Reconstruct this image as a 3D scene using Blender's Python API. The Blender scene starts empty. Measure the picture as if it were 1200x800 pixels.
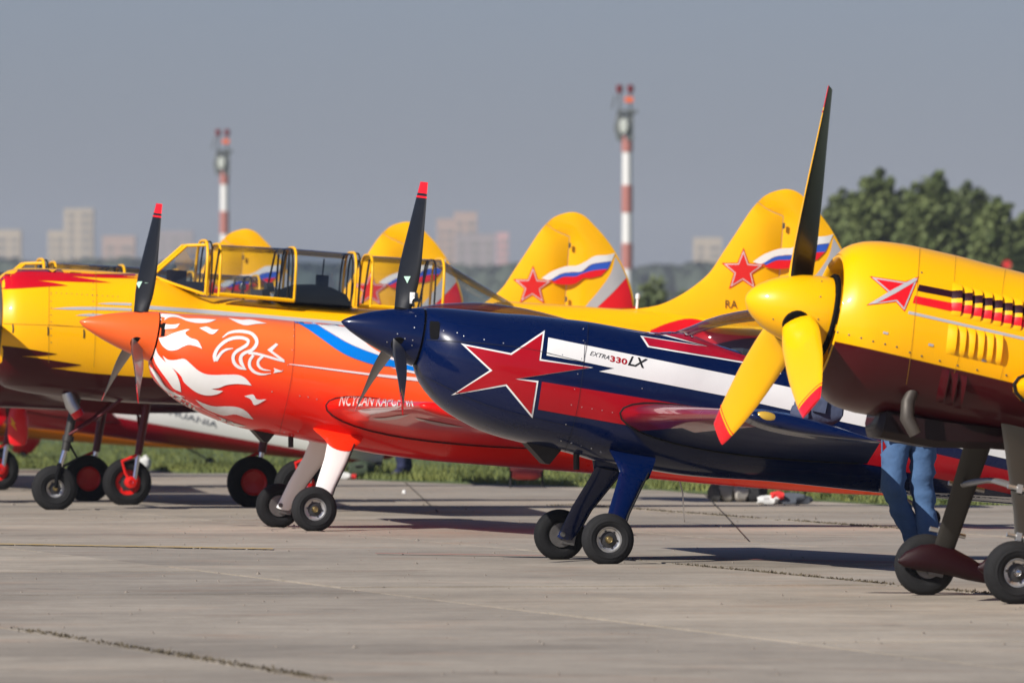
import bpy, bmesh, math, random
import numpy as np
from mathutils import Vector, Matrix
from mathutils.bvhtree import BVHTree
from mathutils.geometry import delaunay_2d_cdt

rng = random.Random(7)
scn = bpy.context.scene
COL = scn.collection
R = math.radians

# ------------------------------------------------------------------ camera
F, H0, CZ = 13333.33, 385.0, 1.573        # 400 mm lens on a 36 mm sensor, eye height 1.57 m
cd = bpy.data.cameras.new('camera')
cam = bpy.data.objects.new('camera', cd); COL.objects.link(cam)
cam.location = (0, 0, CZ)
cam.rotation_euler = (math.pi/2 - math.atan(15.0/F), 0, 0)
cd.lens = 400; cd.sensor_width = 36; cd.clip_start = 1; cd.clip_end = 60000
cd.dof.use_dof = True; cd.dof.focus_distance = 77.0; cd.dof.aperture_fstop = 7.6
scn.camera = cam

# ------------------------------------------------------------------ sky and sun
SUN = Vector((-0.56, -0.58, 0.58)).normalized()
wd = bpy.data.worlds.new('World'); scn.world = wd; wd.use_nodes = True
nt = wd.node_tree; nt.nodes.clear()
sky = nt.nodes.new('ShaderNodeTexSky'); sky.sky_type = 'NISHITA'; sky.sun_disc = False
sky.sun_elevation = math.asin(SUN.z); sky.sun_rotation = math.atan2(SUN.x, SUN.y)
sky.altitude = 0; sky.air_density = 0.8; sky.dust_density = 0.75; sky.ozone_density = 6.0
bg = nt.nodes.new('ShaderNodeBackground'); bg.inputs['Strength'].default_value = 0.05
wo = nt.nodes.new('ShaderNodeOutputWorld')
wb = nt.nodes.new('ShaderNodeMix'); wb.data_type = 'RGBA'; wb.blend_type = 'MULTIPLY'; wb.inputs[0].default_value = 1; wb.inputs[7].default_value = (1.09, .96, 1.07, 1)   # even white balance over the whole sky
nt.links.new(sky.outputs[0], wb.inputs[6]); nt.links.new(wb.outputs[2], bg.inputs['Color']); nt.links.new(bg.outputs[0], wo.inputs['Surface'])
sl = bpy.data.lights.new('sun', 'SUN'); sl.energy = 4.6; sl.angle = R(0.53); sl.color = (1.0, 0.955, 0.88)
so = bpy.data.objects.new('sun', sl); COL.objects.link(so)
so.rotation_euler = SUN.to_track_quat('Z', 'Y').to_euler()
so.location = SUN*200 + Vector((0, 80, 0))
scn.view_settings.view_transform = 'Standard'; scn.view_settings.look = 'None'
scn.view_settings.exposure = 0.32; scn.view_settings.gamma = 1.0
scn.view_settings.use_curve_mapping = False

# ------------------------------------------------------------------ helpers
def ground_z(y):
    def ss(a, b):
        t = min(1, max(0, (y-a)/(b-a))); return t*t*(3-2*t)
    return -0.10*ss(101.2, 106.0) - 0.10*ss(131, 139) - 0.07*ss(143, 149)

def at(px, py, Y):
    return Vector(((px-600)*Y/F, Y, CZ-(py-H0)*Y/F))

class Frame:
    """an aircraft's own axes: x aft, y to starboard, z up; port faces the camera"""
    def __init__(s, O, yaw, pitch):
        s.M = Matrix.Translation(O) @ Matrix.Rotation(R(yaw), 4, 'Z') @ Matrix.Rotation(R(pitch), 4, 'Y')
        s.I = s.M.inverted(); s.c = s.I @ Vector((0, 0, CZ)); s.yaw, s.pitch, s.O = yaw, pitch, Vector(O)
    def ray(s, px, py):
        return (s.I.to_3x3() @ Vector((px-600, F, H0-py))).normalized()
    def l3(s, px, py, lat=0.0):
        d = s.ray(px, py); t = (-lat-s.c.y)/d.y
        return s.c + d*t
    def l(s, px, py, lat=0.0):
        p = s.l3(px, py, lat); return (p.x, p.z)
    def ground(s, x, y):      # local z of the ground under local (x, y)
        b = R(s.pitch); return x*math.tan(b)

def srgb(r, g, b):
    f = lambda c: (c/255/12.92 if c <= 10 else ((c/255+0.055)/1.055)**2.4)
    return (f(r), f(g), f(b))

MATS = {}
def N(m, t, **kw):
    n = m.node_tree.nodes.new(t)
    for k, v in kw.items():
        if k in n.inputs: n.inputs[k].default_value = v
        else: setattr(n, k, v)
    return n
def mat(name, col=(.5, .5, .5), rough=.5, metal=0.0, coat=0.0, vary=0.0, vscale=6.0, bump=0.0, bscale=60.0, coat_rough=.05, spec=.5, rvar=0.0):
    if name in MATS: return MATS[name]
    m = bpy.data.materials.new(name); m.use_nodes = True
    b = m.node_tree.nodes['Principled BSDF']; L = m.node_tree.links
    b.inputs['Base Color'].default_value = (*col, 1); b.inputs['Roughness'].default_value = rough
    b.inputs['Metallic'].default_value = metal; b.inputs['Coat Weight'].default_value = coat
    b.inputs['Coat Roughness'].default_value = coat_rough; b.inputs['Specular IOR Level'].default_value = spec
    if vary or bump or rvar:
        tc = N(m, 'ShaderNodeTexCoord')
        if vary or rvar:
            nz = N(m, 'ShaderNodeTexNoise', Scale=vscale, Detail=6.0, Roughness=.65)
            L.new(tc.outputs['Object'], nz.inputs['Vector'])
        if vary:
            mx = N(m, 'ShaderNodeMix', data_type='RGBA')
            mx.inputs[6].default_value = (*[c*(1-vary) for c in col], 1)
            mx.inputs[7].default_value = (*[min(1, c*(1+vary)) for c in col], 1)
            L.new(nz.outputs['Fac'], mx.inputs[0]); L.new(mx.outputs[2], b.inputs['Base Color'])
        if rvar:
            mr = N(m, 'ShaderNodeMapRange'); mr.inputs[3].default_value = max(0, rough-rvar); mr.inputs[4].default_value = rough+rvar
            L.new(nz.outputs['Fac'], mr.inputs[0]); L.new(mr.outputs[0], b.inputs['Roughness'])
        if bump:
            nb = N(m, 'ShaderNodeTexNoise', Scale=bscale, Detail=4.0)
            L.new(tc.outputs['Object'], nb.inputs['Vector'])
            bp = N(m, 'ShaderNodeBump', Strength=bump, Distance=.01)
            L.new(nb.outputs['Fac'], bp.inputs['Height']); L.new(bp.outputs[0], b.inputs['Normal'])
    MATS[name] = m
    return m
def paint(name, col, rough=.36, coat=.5, spec=.22):
    return mat(name, col, rough, coat=coat, vary=.07, vscale=2.5, bump=.06, bscale=4.0, rvar=.09, spec=spec)

def split_paint(name, stops, coef, rough=.36, coat=.4):
    """two or more paints parted along lines in the aircraft's own axes: v = z + coef*x"""
    m = paint(name, stops[0][1], rough, coat); b = m.node_tree.nodes['Principled BSDF']; L = m.node_tree.links
    tc = N(m, 'ShaderNodeTexCoord'); sp = N(m, 'ShaderNodeSeparateXYZ'); L.new(tc.outputs['Object'], sp.inputs[0])
    ma = N(m, 'ShaderNodeMath', operation='MULTIPLY_ADD'); ma.inputs[1].default_value = coef
    L.new(sp.outputs['X'], ma.inputs[0]); L.new(sp.outputs['Z'], ma.inputs[2])
    mr = N(m, 'ShaderNodeMapRange'); lo, hi = stops[0][0]-.01, stops[-1][0]+.01
    mr.inputs[1].default_value = lo; mr.inputs[2].default_value = hi; L.new(ma.outputs[0], mr.inputs[0])
    cr = N(m, 'ShaderNodeValToRGB'); e = cr.color_ramp.elements
    while len(e) < len(stops): e.new(.5)
    for i, (v, c) in enumerate(stops):
        e[i].position = (v-lo)/(hi-lo); e[i].color = (*c, 1)
    L.new(mr.outputs[0], cr.inputs[0]); L.new(cr.outputs[0], b.inputs['Base Color'])
    return m

def mesh(name, V, Fc, mats, parent=None, smooth=True, fm=None, sharp=40):
    me = bpy.data.meshes.new(name); me.from_pydata([tuple(v) for v in V], [], Fc)
    for m in (mats if isinstance(mats, (list, tuple)) else [mats]): me.materials.append(m)
    if fm is not None: me.polygons.foreach_set('material_index', fm)
    me.polygons.foreach_set('use_smooth', [smooth]*len(me.polygons))
    if smooth and sharp: me.set_sharp_from_angle(angle=R(sharp))
    me.update()
    o = bpy.data.objects.new(name, me); COL.objects.link(o)
    if parent: o.parent = parent
    return o
def thing(name, label, cat, M=None, group=None):
    o = bpy.data.objects.new(name, None); COL.objects.link(o)
    if M is not None: o.matrix_world = M
    o.empty_display_size = .2
    return tag(o, label, cat, group)
def tag(o, label=None, cat=None, group=None, kind=None):
    if label: o['label'] = label
    if cat: o['category'] = cat
    if group: o['group'] = group
    if kind: o['kind'] = kind
    return o
def copy_tree(o, parent=None):
    c = o.copy(); COL.objects.link(c); c.parent = parent
    for ch in list(o.children): copy_tree(ch, c)
    return c

class G:
    """collects vertices and faces of one mesh"""
    def __init__(s): s.v, s.f, s.m = [], [], []
    def add(s, V, Fc, mi=0):
        k = len(s.v); s.v += [Vector(v) for v in V]; s.f += [[i+k for i in f] for f in Fc]; s.m += [mi]*len(Fc)
        return s
    def box(s, c, d, rot=None, mi=0):
        c = Vector(c); V = [Vector((x*d[0]/2, y*d[1]/2, z*d[2]/2)) for x in (-1, 1) for y in (-1, 1) for z in (-1, 1)]
        if rot is not None: V = [rot @ v for v in V]
        return s.add([v+c for v in V], [(0, 1, 3, 2), (4, 6, 7, 5), (0, 4, 5, 1), (2, 3, 7, 6), (0, 2, 6, 4), (1, 5, 7, 3)], mi)
    def tube(s, pts, rad, n=10, cap=True, flat=1.0, mi=0):
        pts = [Vector(p) for p in pts]; rr = rad if isinstance(rad, (list, tuple)) else [rad]*len(pts)
        V, Fc = [], []
        ref = None
        for i, p in enumerate(pts):
            t = (pts[min(i+1, len(pts)-1)]-pts[max(i-1, 0)]).normalized()
            if ref is None:
                ref = t.orthogonal().normalized()
            a = (ref - t*ref.dot(t)).normalized(); ref = a; b = t.cross(a)
            for k in range(n):
                an = 2*math.pi*k/n
                V.append(p + (a*math.cos(an) + b*math.sin(an)*flat)*rr[i])
        for i in range(len(pts)-1):
            for k in range(n):
                k2 = (k+1) % n
                Fc.append((i*n+k, i*n+k2, (i+1)*n+k2, (i+1)*n+k))
        if cap:
            Fc.append(tuple(range(n))[::-1]); Fc.append(tuple((len(pts)-1)*n+k for k in range(n)))
        return s.add(V, Fc, mi)
    def lathe(s, prof, c, ax, n=32, mi=0, a0=0.0, cap=False):
        """prof: (axial, radius) pairs along axis ax from point c"""
        c = Vector(c); ax = Vector(ax).normalized(); u = ax.orthogonal().normalized(); w = ax.cross(u)
        V, Fc = [], []
        for (t, r) in prof:
            for k in range(n):
                an = 2*math.pi*k/n+a0
                V.append(c + ax*t + (u*math.cos(an)+w*math.sin(an))*r)
        for i in range(len(prof)-1):
            for k in range(n):
                k2 = (k+1) % n
                Fc.append((i*n+k, i*n+k2, (i+1)*n+k2, (i+1)*n+k))
        if cap:
            Fc.append(tuple(range(n))[::-1]); Fc.append(tuple((len(prof)-1)*n+k for k in range(n)))
        return s.add(V, Fc, mi)
    def loft(s, rings, closed=True, cap=True, mi=0):
        n = len(rings[0]); V = [p for r in rings for p in r]; Fc = []
        for i in range(len(rings)-1):
            for k in range(n if closed else n-1):
                k2 = (k+1) % n
                Fc.append((i*n+k, i*n+k2, (i+1)*n+k2, (i+1)*n+k))
        if cap and closed:
            Fc.append(tuple(range(n))[::-1]); Fc.append(tuple((len(rings)-1)*n+k for k in range(n)))
        return s.add(V, Fc, mi)
    def build(s, name, mats, parent=None, smooth=True, sharp=40):
        o = mesh(name, s.v, s.f, mats, parent, smooth, s.m, sharp)
        bm = bmesh.new(); bm.from_mesh(o.data); bmesh.ops.recalc_face_normals(bm, faces=bm.faces); bm.to_mesh(o.data); bm.free()
        if smooth and sharp: o.data.set_sharp_from_angle(angle=R(sharp))
        return o

def pchip(pts):
    pts = sorted(pts); x = np.array([p[0] for p in pts], float); y = np.array([p[1] for p in pts], float)
    h = np.diff(x); dl = np.diff(y)/h; d = np.zeros(len(x))
    d[0], d[-1] = dl[0], dl[-1]
    for i in range(1, len(x)-1):
        if dl[i-1]*dl[i] > 0:
            w1, w2 = 2*h[i]+h[i-1], h[i]+2*h[i-1]
            d[i] = (w1+w2)/(w1/dl[i-1]+w2/dl[i])
    def f(t):
        t = min(max(t, x[0]), x[-1]); i = min(max(int(np.searchsorted(x, t))-1, 0), len(h)-1)
        s = (t-x[i])/h[i]
        return float((1+2*s)*(1-s)**2*y[i] + s*(1-s)**2*h[i]*d[i] + s*s*(3-2*s)*y[i+1] + s*s*(s-1)*h[i]*d[i+1])
    return f

def body(name, top, bot, wid, expo, x0, x1, mats, parent, n=44, ns=70, mid=.52, cap0=True, xs=None):
    """a lofted fuselage: side outlines (top, bottom), half widths and section squareness, all in metres"""
    ft, fb, fw, fe = pchip(top), pchip(bot), pchip(wid), pchip(expo)
    fm_ = mid if callable(mid) else (lambda x: mid)
    if xs is None:
        xs = [x0 + (x1-x0)*(i/(ns-1))**1.25 for i in range(ns)]
    rings = []
    for x in xs:
        zt, zb, w, e = ft(x), fb(x), fw(x), fe(x); zm = zb+(zt-zb)*fm_(x)
        ring = []
        for k in range(n):
            a = 2*math.pi*k/n; c, s_ = math.cos(a), math.sin(a)
            y = w*math.copysign(abs(c)**(2/e), c)
            z = zm + (zt-zm if s_ >= 0 else zm-zb)*math.copysign(abs(s_)**(2/e), s_)
            ring.append(Vector((x, y, z)))
        rings.append(ring)
    g = G(); g.loft(rings, cap=cap0)
    o = g.build(name, mats, parent, sharp=50)
    return o
def bvh(*objs):
    V, Fc = [], []
    for o in objs:
        k = len(V); V += [v.co.copy() for v in o.data.vertices]; Fc += [[i+k for i in p.vertices] for p in o.data.polygons]
    return BVHTree.FromPolygons(V, Fc)

# --- painted marks: outlines smoothed, filled with small triangles and laid 2-3 mm proud of the skin they are painted on
def smooth_poly(P, n=6):
    """P: (x, y) = smooth point, (x, y, 1) = corner"""
    k = len(P); out = []
    for i in range(k):
        p0, p1, p2, p3 = P[i-1], P[i], P[(i+1) % k], P[(i+2) % k]
        a, b = np.array(p1[:2], float), np.array(p2[:2], float)
        c1, c2 = len(p1) > 2, len(p2) > 2
        if c1 and c2: out.append(tuple(a)); continue
        m1 = (b-a) if c1 else (b-np.array(p0[:2], float))/2
        m2 = (b-a) if c2 else (np.array(p3[:2], float)-a)/2
        L = np.linalg.norm(b-a)
        for m in (m1, m2):
            l = np.linalg.norm(m)
            if l > 1.3*L: m *= 1.3*L/l
        for j in range(n):
            s = j/n
            out.append(tuple((1+2*s)*(1-s)**2*a + s*(1-s)**2*m1 + s*s*(3-2*s)*b + s*s*(s-1)*m2))
    return out
def inset(P, d):
    """move a closed outline inwards by d (corner mitre)"""
    A = sum(P[i-1][0]*P[i][1]-P[i][0]*P[i-1][1] for i in range(len(P)))
    sg = 1 if A > 0 else -1; out = []
    for i in range(len(P)):
        a, b, c = (np.array(q[:2], float) for q in (P[i-1], P[i], P[(i+1) % len(P)]))
        e1 = (b-a)/np.linalg.norm(b-a); e2 = (c-b)/np.linalg.norm(c-b)
        n1 = np.array((-e1[1], e1[0]))*sg; n2 = np.array((-e2[1], e2[0]))*sg
        m = n1+n2; q = max(.18, 1+float(n1 @ n2))
        v = m/q*d; out.append((b[0]+v[0], b[1]+v[1], 1))
    return out
def fill(P, step):
    """constrained triangulation of the outline with inner grid points"""
    Q = []
    for i in range(len(P)):
        a, b = np.array(P[i][:2], float), np.array(P[(i+1) % len(P)][:2], float)
        k = max(1, int(np.linalg.norm(b-a)/step+.5))
        for j in range(k): Q.append(tuple(a+(b-a)*j/k))
    n = len(Q); pts = [Vector(q) for q in Q]
    xs = [q[0] for q in Q]; ys = [q[1] for q in Q]
    arr = np.array(Q)
    y = min(ys)+step/2
    while y < max(ys):
        x = min(xs)+step/2
        while x < max(xs):
            c = False; j = n-1
            for i in range(n):
                if (Q[i][1] > y) != (Q[j][1] > y) and x < (Q[j][0]-Q[i][0])*(y-Q[i][1])/(Q[j][1]-Q[i][1])+Q[i][0]: c = not c
                j = i
            if c and np.min(np.hypot(arr[:, 0]-x, arr[:, 1]-y)) > step*.45: pts.append(Vector((x, y)))
            x += step
        y += step
    r = delaunay_2d_cdt(pts, [(i, (i+1) % n) for i in range(n)], [], 1, 1e-5)
    V, T = r[0], r[2]
    keep = []
    for t in T:
        cx = sum(V[i][0] for i in t)/3; cy = sum(V[i][1] for i in t)/3
        c = False; j = n-1
        for i in range(n):
            if (Q[i][1] > cy) != (Q[j][1] > cy) and cx < (Q[j][0]-Q[i][0])*(cy-Q[i][1])/(Q[j][1]-Q[i][1])+Q[i][0]: c = not c
            j = i
        if c: keep.append(list(t))
    return [(v[0], v[1]) for v in V], keep
def lay(fr, tree, pts, off):
    out = []
    for (px, py) in pts:
        d = fr.ray(px, py); h = tree.ray_cast(fr.c, d)
        if h[0] is None:
            q = fr.l3(px, py, .2); h = tree.find_nearest(q)
        co, nn = h[0], h[1]
        if nn.dot(d) > 0: nn = -nn
        out.append(co + nn*off - d*off*.3)
    return out
def mark(name, fr, tree, P, m, parent, off=.0025, step=7.0):
    V, T = fill(smooth_poly(P), step)
    return mesh(name, lay(fr, tree, V, off), T, m, parent, True, None, 0)
def line_poly(P, w):
    """an open stroke of width w (or (w0, w1, ..)) as a closed outline"""
    A, B = [], []
    for i, p in enumerate(P):
        a = np.array(P[max(i-1, 0)][:2], float); b = np.array(P[min(i+1, len(P)-1)][:2], float)
        e = (b-a)/np.linalg.norm(b-a); nrm = np.array((-e[1], e[0])); ww = w[i] if isinstance(w, (list, tuple)) else w
        A.append(tuple(np.array(p[:2])+nrm*ww/2)); B.append(tuple(np.array(p[:2])-nrm*ww/2))
    A[0] = (*A[0], 1); A[-1] = (*A[-1], 1); B[0] = (*B[0], 1); B[-1] = (*B[-1], 1)
    return A + B[::-1]
def text_shape(s, shear=0.0, bold=0.0):
    cu = bpy.data.curves.new('lettering', 'FONT'); cu.body = s; cu.size = 1; cu.shear = shear; cu.offset = bold; cu.resolution_u = 3
    o = bpy.data.objects.new('lettering', cu); COL.objects.link(o)
    me = o.to_mesh(); V = [v.co.copy() for v in me.vertices]; Fc = [list(p.vertices) for p in me.polygons]
    o.to_mesh_clear(); bpy.data.objects.remove(o); bpy.data.curves.remove(cu)
    return V, Fc
def letters(name, fr, tree, s, o, ex, ey, m, parent, off=.0035, shear=0.0, bold=0.0, cuts=1):
    """o: baseline start pixel, ex: pixel vector of the text's length, ey: pixel vector of one cap height"""
    V, Fc = text_shape(s, shear, bold)
    x0, x1 = min(v.x for v in V), max(v.x for v in V); h = .69
    bm = bmesh.new(); me = bpy.data.meshes.new('t'); me.from_pydata([tuple(v) for v in V], [], Fc); bm.from_mesh(me); bpy.data.meshes.remove(me)
    bmesh.ops.triangulate(bm, faces=bm.faces); bmesh.ops.subdivide_edges(bm, edges=bm.edges, cuts=cuts, use_grid_fill=True)
    V = [v.co.copy() for v in bm.verts]; bm.verts.index_update(); Fc = [[v.index for v in f.verts] for f in bm.faces]; bm.free()
    P = [(o[0]+(v.x-x0)/(x1-x0)*ex[0]+v.y/h*ey[0], o[1]+(v.x-x0)/(x1-x0)*ex[1]+v.y/h*ey[1]) for v in V]
    return mesh(name, lay(fr, tree, P, off), Fc, m, parent, False)
def dots(name, fr, tree, P, rad, m, parent, n=7):
    g = G()
    for (px, py) in P:
        d = fr.ray(px, py); h = tree.ray_cast(fr.c, d)
        if h[0] is None: continue
        nn = h[1] if h[1].dot(d) < 0 else -h[1]
        g.lathe([(0, rad), (.004, rad*.8), (.005, .0005)], h[0], nn, n)
    return g.build(name, m, parent)
def plate(name, P, half, m, parent, axis='y', edge=.012, k=.25, step=.12, y0=0.0):
    """a lens-thick panel (fin, rudder) from an outline in (x, z)"""
    Ps = smooth_poly(P, 5); V, T = fill(Ps, step)
    seg = [(np.array(Ps[i]), np.array(Ps[(i+1) % len(Ps)])) for i in range(len(Ps))]
    def dist(p):
        p = np.array(p); best = 9
        for a, b in seg:
            e = b-a; l2 = float(e @ e)
            if l2 < 1e-12: continue
            t = min(1, max(0, float((p-a) @ e)/l2)); best = min(best, float(np.linalg.norm(p-a-e*t)))
        return best
    ds = [dist(v) for v in V]
    th = [half - (half-edge)*math.exp(-d*k/(half-edge)*2) if d > 1e-4 else edge for d in ds]
    g = G(); n = len(V)
    g.v = [Vector((v[0], y0-t, v[1])) for v, t in zip(V, th)] + [Vector((v[0], y0+t, v[1])) for v, t in zip(V, th)]
    g.f = [t for t in T] + [[i+n for i in t[::-1]] for t in T]
    from collections import Counter
    cnt = Counter()
    for t in T:
        for i in range(3): cnt[tuple(sorted((t[i], t[(i+1) % 3])))] += 1
    for (a, b), c in cnt.items():
        if c == 1: g.f.append([a, b, b+n, a+n])
    g.m = [0]*len(g.f)
    return g.build(name, m, parent, sharp=60)
def airfoil(chord, t, n=16):
    """symmetric section, (x, z) round from the trailing edge over the top"""
    up = []
    for i in range(n+1):
        x = (1+math.cos(math.pi*i/n))/2
        z = 5*t*(.2969*math.sqrt(x)-.126*x-.3516*x*x+.2843*x**3-.1036*x**4)
        up.append((x, z))
    pts = up + [(x, -z) for x, z in up[-2:0:-1]]
    return [(x*chord, z*chord) for x, z in pts]
def wing(name, root, tip, m, parent, side=1, segs=10, cap=True, t=(.15, .12)):
    """root/tip: (lateral, x of leading edge, z, chord); side -1 = port (towards the camera)"""
    rings = []
    S = [i/segs for i in range(segs+1)]
    for s in S:
        lat, x, z, c = (root[i]+(tip[i]-root[i])*s for i in range(4)); tt = t[0]+(t[1]-t[0])*s
        rings.append([Vector((x+a, side*lat, z+b)) for a, b in airfoil(c, tt)])
    g = G()
    if cap:
        lat, x, z, c = tip
        for q, (dl, k) in enumerate(((.03, .96), (.055, .85), (.07, .62), (.076, .3))):
            rings.append([Vector((x+c*.5*(1-k)*.25+a*(1-(1-k)*.2), side*(lat+dl), z+b*k)) for a, b in airfoil(c, t[1])])
    g.loft(rings)
    return g.build(name, m, parent, sharp=50)

# --- shared pieces of aircraft
PITCH = 11.3
def wheel(parent, c, ax, r, wdt, rim_r, m_rim, m_tyre, flat=.0, m_cap=None, brake=True, pitch=None):
    """wheel > tyre, rim, axle_cap; ax points to the outboard side"""
    c = Vector(c); ax = Vector(ax).normalized()
    down = Vector((math.sin(R(PITCH)), 0, -math.cos(R(PITCH)))); c = c + down*r*.035
    g = G(); h = wdt/2; prof = []
    for i in range(17):
        a = math.pi*i/16
        cx, cy = math.cos(a), math.sin(a)
        prof.append((-h*math.copysign(abs(cx)**.75, cx), rim_r+(r-rim_r)*abs(cy)**.55))
    prof = [(-h*.55, rim_r*.98)] + prof + [(h*.55, rim_r*.98)]
    g.lathe(prof, c, ax, 40)
    for v in g.v:                     # flattened where it bears on the ground
        q = (v-c).dot(down)
        if q > r*.965: v -= down*(q-r*.965); v += ax*(v-c).dot(ax)*.10
        elif q > r*.7: v += ax*(v-c).dot(ax)*.10*(q-r*.7)/(r*.265)
    root = g.build('wheel', m_tyre, parent, sharp=0)
    g = G(); rm = rim_r+(r-rim_r)*.42     # raised sidewall ring
    g.lathe([(h*.97, rm-.010), (h*1.03, rm-.006), (h*1.03, rm+.004), (h*.97, rm+.010)], c, ax, 40)
    g.build('sidewall_ring', m_tyre, root, sharp=0)
    g = G()
    g.lathe([(h*.62, rim_r*1.05), (h*.74, rim_r*1.02), (h*.74, rim_r*.90), (h*.60, rim_r*.84), (h*.50, rim_r*.62), (h*.56, rim_r*.40), (h*.58, rim_r*.30), (h*.58, .001)], c, ax, 36)
    g.lathe([(-h*.62, rim_r*1.05), (-h*.72, rim_r*.95), (-h*.5, rim_r*.8), (-h*.4, .001)], c, ax, 30)
    rim = g.build('rim', m_rim, root, sharp=35)
    g = G(); g.lathe([(h*.515, rim_r*.64), (h*.55, rim_r*.62), (h*.60, rim_r*.42), (h*.63, rim_r*.30), (h*.63, .001)], c, ax, 24); g.build('hub_plate', mat('hub_dark', (.055, .055, .058), .45, .6, vary=.3, vscale=40), rim)
    g = G(); u = ax.orthogonal().normalized(); w = ax.cross(u)
    for k in range(6):
        a = 2*math.pi*k/6+.3; p = c+ax*h*.5+(u*math.cos(a)+w*math.sin(a))*rim_r*.66
        g.lathe([(0, rim_r*.09), (h*.14, rim_r*.09), (h*.16, .001)], p, ax, 6)
    g.build('rim_bolts', mat('steel_dark', (.10, .10, .10), .4, 1), rim)
    g = G(); g.lathe([(h*.5, rim_r*.30), (h*.86, rim_r*.27), (h*.98, rim_r*.18), (h*1.0, .001)], c, ax, 16)
    g.build('axle_cap', m_cap or mat('brass', (.55, .42, .18), .35, 1), rim)
    if brake:
        g = G(); g.lathe([(-h*.8, .02), (-h*.8, rim_r*.95), (-h*1.15, rim_r*.95), (-h*1.15, .02)], c, ax, 24)
        g.box(c-ax*h*1.05+Vector((.05, 0, -.02)), (.09, h*.8, .07))
        g.build('brake', mat('brake_steel', (.22, .21, .20), .45, .9, vary=.3, vscale=30), root)
    return root

def blade(parent, hub, th, Rr, chord, beta, m_front, m_back, m_tip=None, tip_from=.93, r0=.12, thick=.11, bands=(), hand=1, cone=0.0):
    """propeller blade; th = angle from the top towards port; chord/beta: radius fraction -> metres / degrees"""
    fc, fb = pchip(chord), pchip(beta); hub = Vector(hub)
    Fw = Vector((-1, 0, 0)); up = Vector((0, 0, 1)); port = Vector((0, -1, 0))
    rad = up*math.cos(th) + port*math.sin(th); T = (-up*math.sin(th) + port*math.cos(th))*hand
    def section(f):
        c, b = fc(f), R(fb(f)); cd_ = Fw*math.sin(b)+T*math.cos(b); nn = Fw*math.cos(b)-T*math.sin(b)
        tk = c*thick*(1.6-1.1*f) + .004; o = hub + rad*(Rr*f) - cd_*c*.04 + Fw*cone*f
        round_ = max(0, 1-(f-r0)/.12)
        tk = tk*(1-round_)+c*.36*round_
        up_ = [(math.cos(math.pi*i/8), math.sin(math.pi*i/8)**.8) for i in range(9)]
        A = [o+cd_*x*c/2+nn*y*tk*.75 for x, y in up_]
        B = [o+cd_*x*c/2-nn*y*tk*.30 for x, y in up_[-2:0:-1]]
        return A+B
    def piece(name, f0, f1, mats, par, n, capit=True):
        rings = [section(f0+(f1-f0)*i/n) for i in range(n+1)]
        g = G(); k = len(rings[0])
        V = [p for r_ in rings for p in r_]
        for i in range(n):
            for j in range(k):
                j2 = (j+1) % k
                g.f.append([i*k+j, i*k+j2, (i+1)*k+j2, (i+1)*k+j]); g.m.append(0 if j < 8 else 1)
        g.v = V
        g.f.append(list(range(k))[::-1]); g.m.append(0); g.f.append([n*k+j for j in range(k)]); g.m.append(0)
        return g.build(name, mats, par, sharp=60)
    edges = [r0] + ([tip_from] if m_tip else []) + [1.0]
    b = piece('propeller_blade', r0, tip_from if m_tip else 1.0, [m_front, m_back], parent, 22)
    if m_tip:
        fs = [tip_from]
        piece('blade_tip', tip_from+.0005, 1.0, list(m_tip), b, 6)
        for (a, c_) in bands:
            rings = [[p+(p-(hub+rad*Rr*f))*.03 for p in section(f)] for f in (a, (a+c_)/2, c_)]
            g = G(); g.loft(rings); g.m = [0 if (i % 16) < 8 else 1 for i in range(32)]+[0, 0]; g.build('tip_band', list(m_tip), b)
    return b

# ------------------------------------------------------------------ shared materials
YELLOW = srgb(255, 184, 0); MAROON = srgb(66, 3, 12); NAVY = srgb(2, 20, 62); RED = srgb(168, 7, 24); BRIGHT_RED = srgb(226, 24, 34)
m_yellow = paint('yellow_paint', YELLOW); m_maroon = paint('maroon_paint', MAROON, .4, .3, .15); m_navy = paint('navy_paint', NAVY, .26, .6, .18)
m_red = paint('red_paint', RED); m_bred = paint('bright_red_paint', BRIGHT_RED); m_white = paint('white_paint', (.80, .79, .77)); m_silver = paint('silver_paint', (.45, .45, .46), .35)
m_skyblue = paint('sky_blue_paint', srgb(0, 128, 225)); m_flagblue = paint('flag_blue_paint', srgb(50, 90, 190))
m_tyre = mat('tyre_rubber', (.011, .011, .012), .75, spec=.15, vary=.35, vscale=9, bump=.2, bscale=90)
m_tyre_worn = mat('worn_tyre_rubber', (.017, .017, .018), .8, spec=.15, vary=.35, vscale=9, bump=.2, bscale=90)
m_alu = mat('aluminium', (.62, .62, .61), .38, .85, vary=.12, vscale=25)
m_chrome = mat('chrome', (.72, .72, .73), .14, 1)
m_steel = mat('weathered_steel', (.16, .155, .15), .5, .7, vary=.3, vscale=12)
m_exhaust = mat('burnt_exhaust', (.035, .03, .027), .6, .5, vary=.4, vscale=18)
m_black = mat('black_rubber', (.008, .008, .009), .6, spec=.2)
m_matte = mat('matte_black', (.006, .006, .007), .8, spec=.06)
m_blade = mat('black_blade', (.009, .010, .012), .34, coat=.2, spec=.35, vary=.15, vscale=4)
m_gblade = mat('grey_blade_face', (.17, .165, .155), .4, coat=.3, vary=.15, vscale=6)
m_titan = mat('titanium_spring', (.035, .032, .028), .5, .15, vary=.18, vscale=5)
m_seat = mat('seat_leather', (.03, .03, .032), .7)
m_grey_int = mat('grey_interior', (.20, .21, .22), .6)

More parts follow.
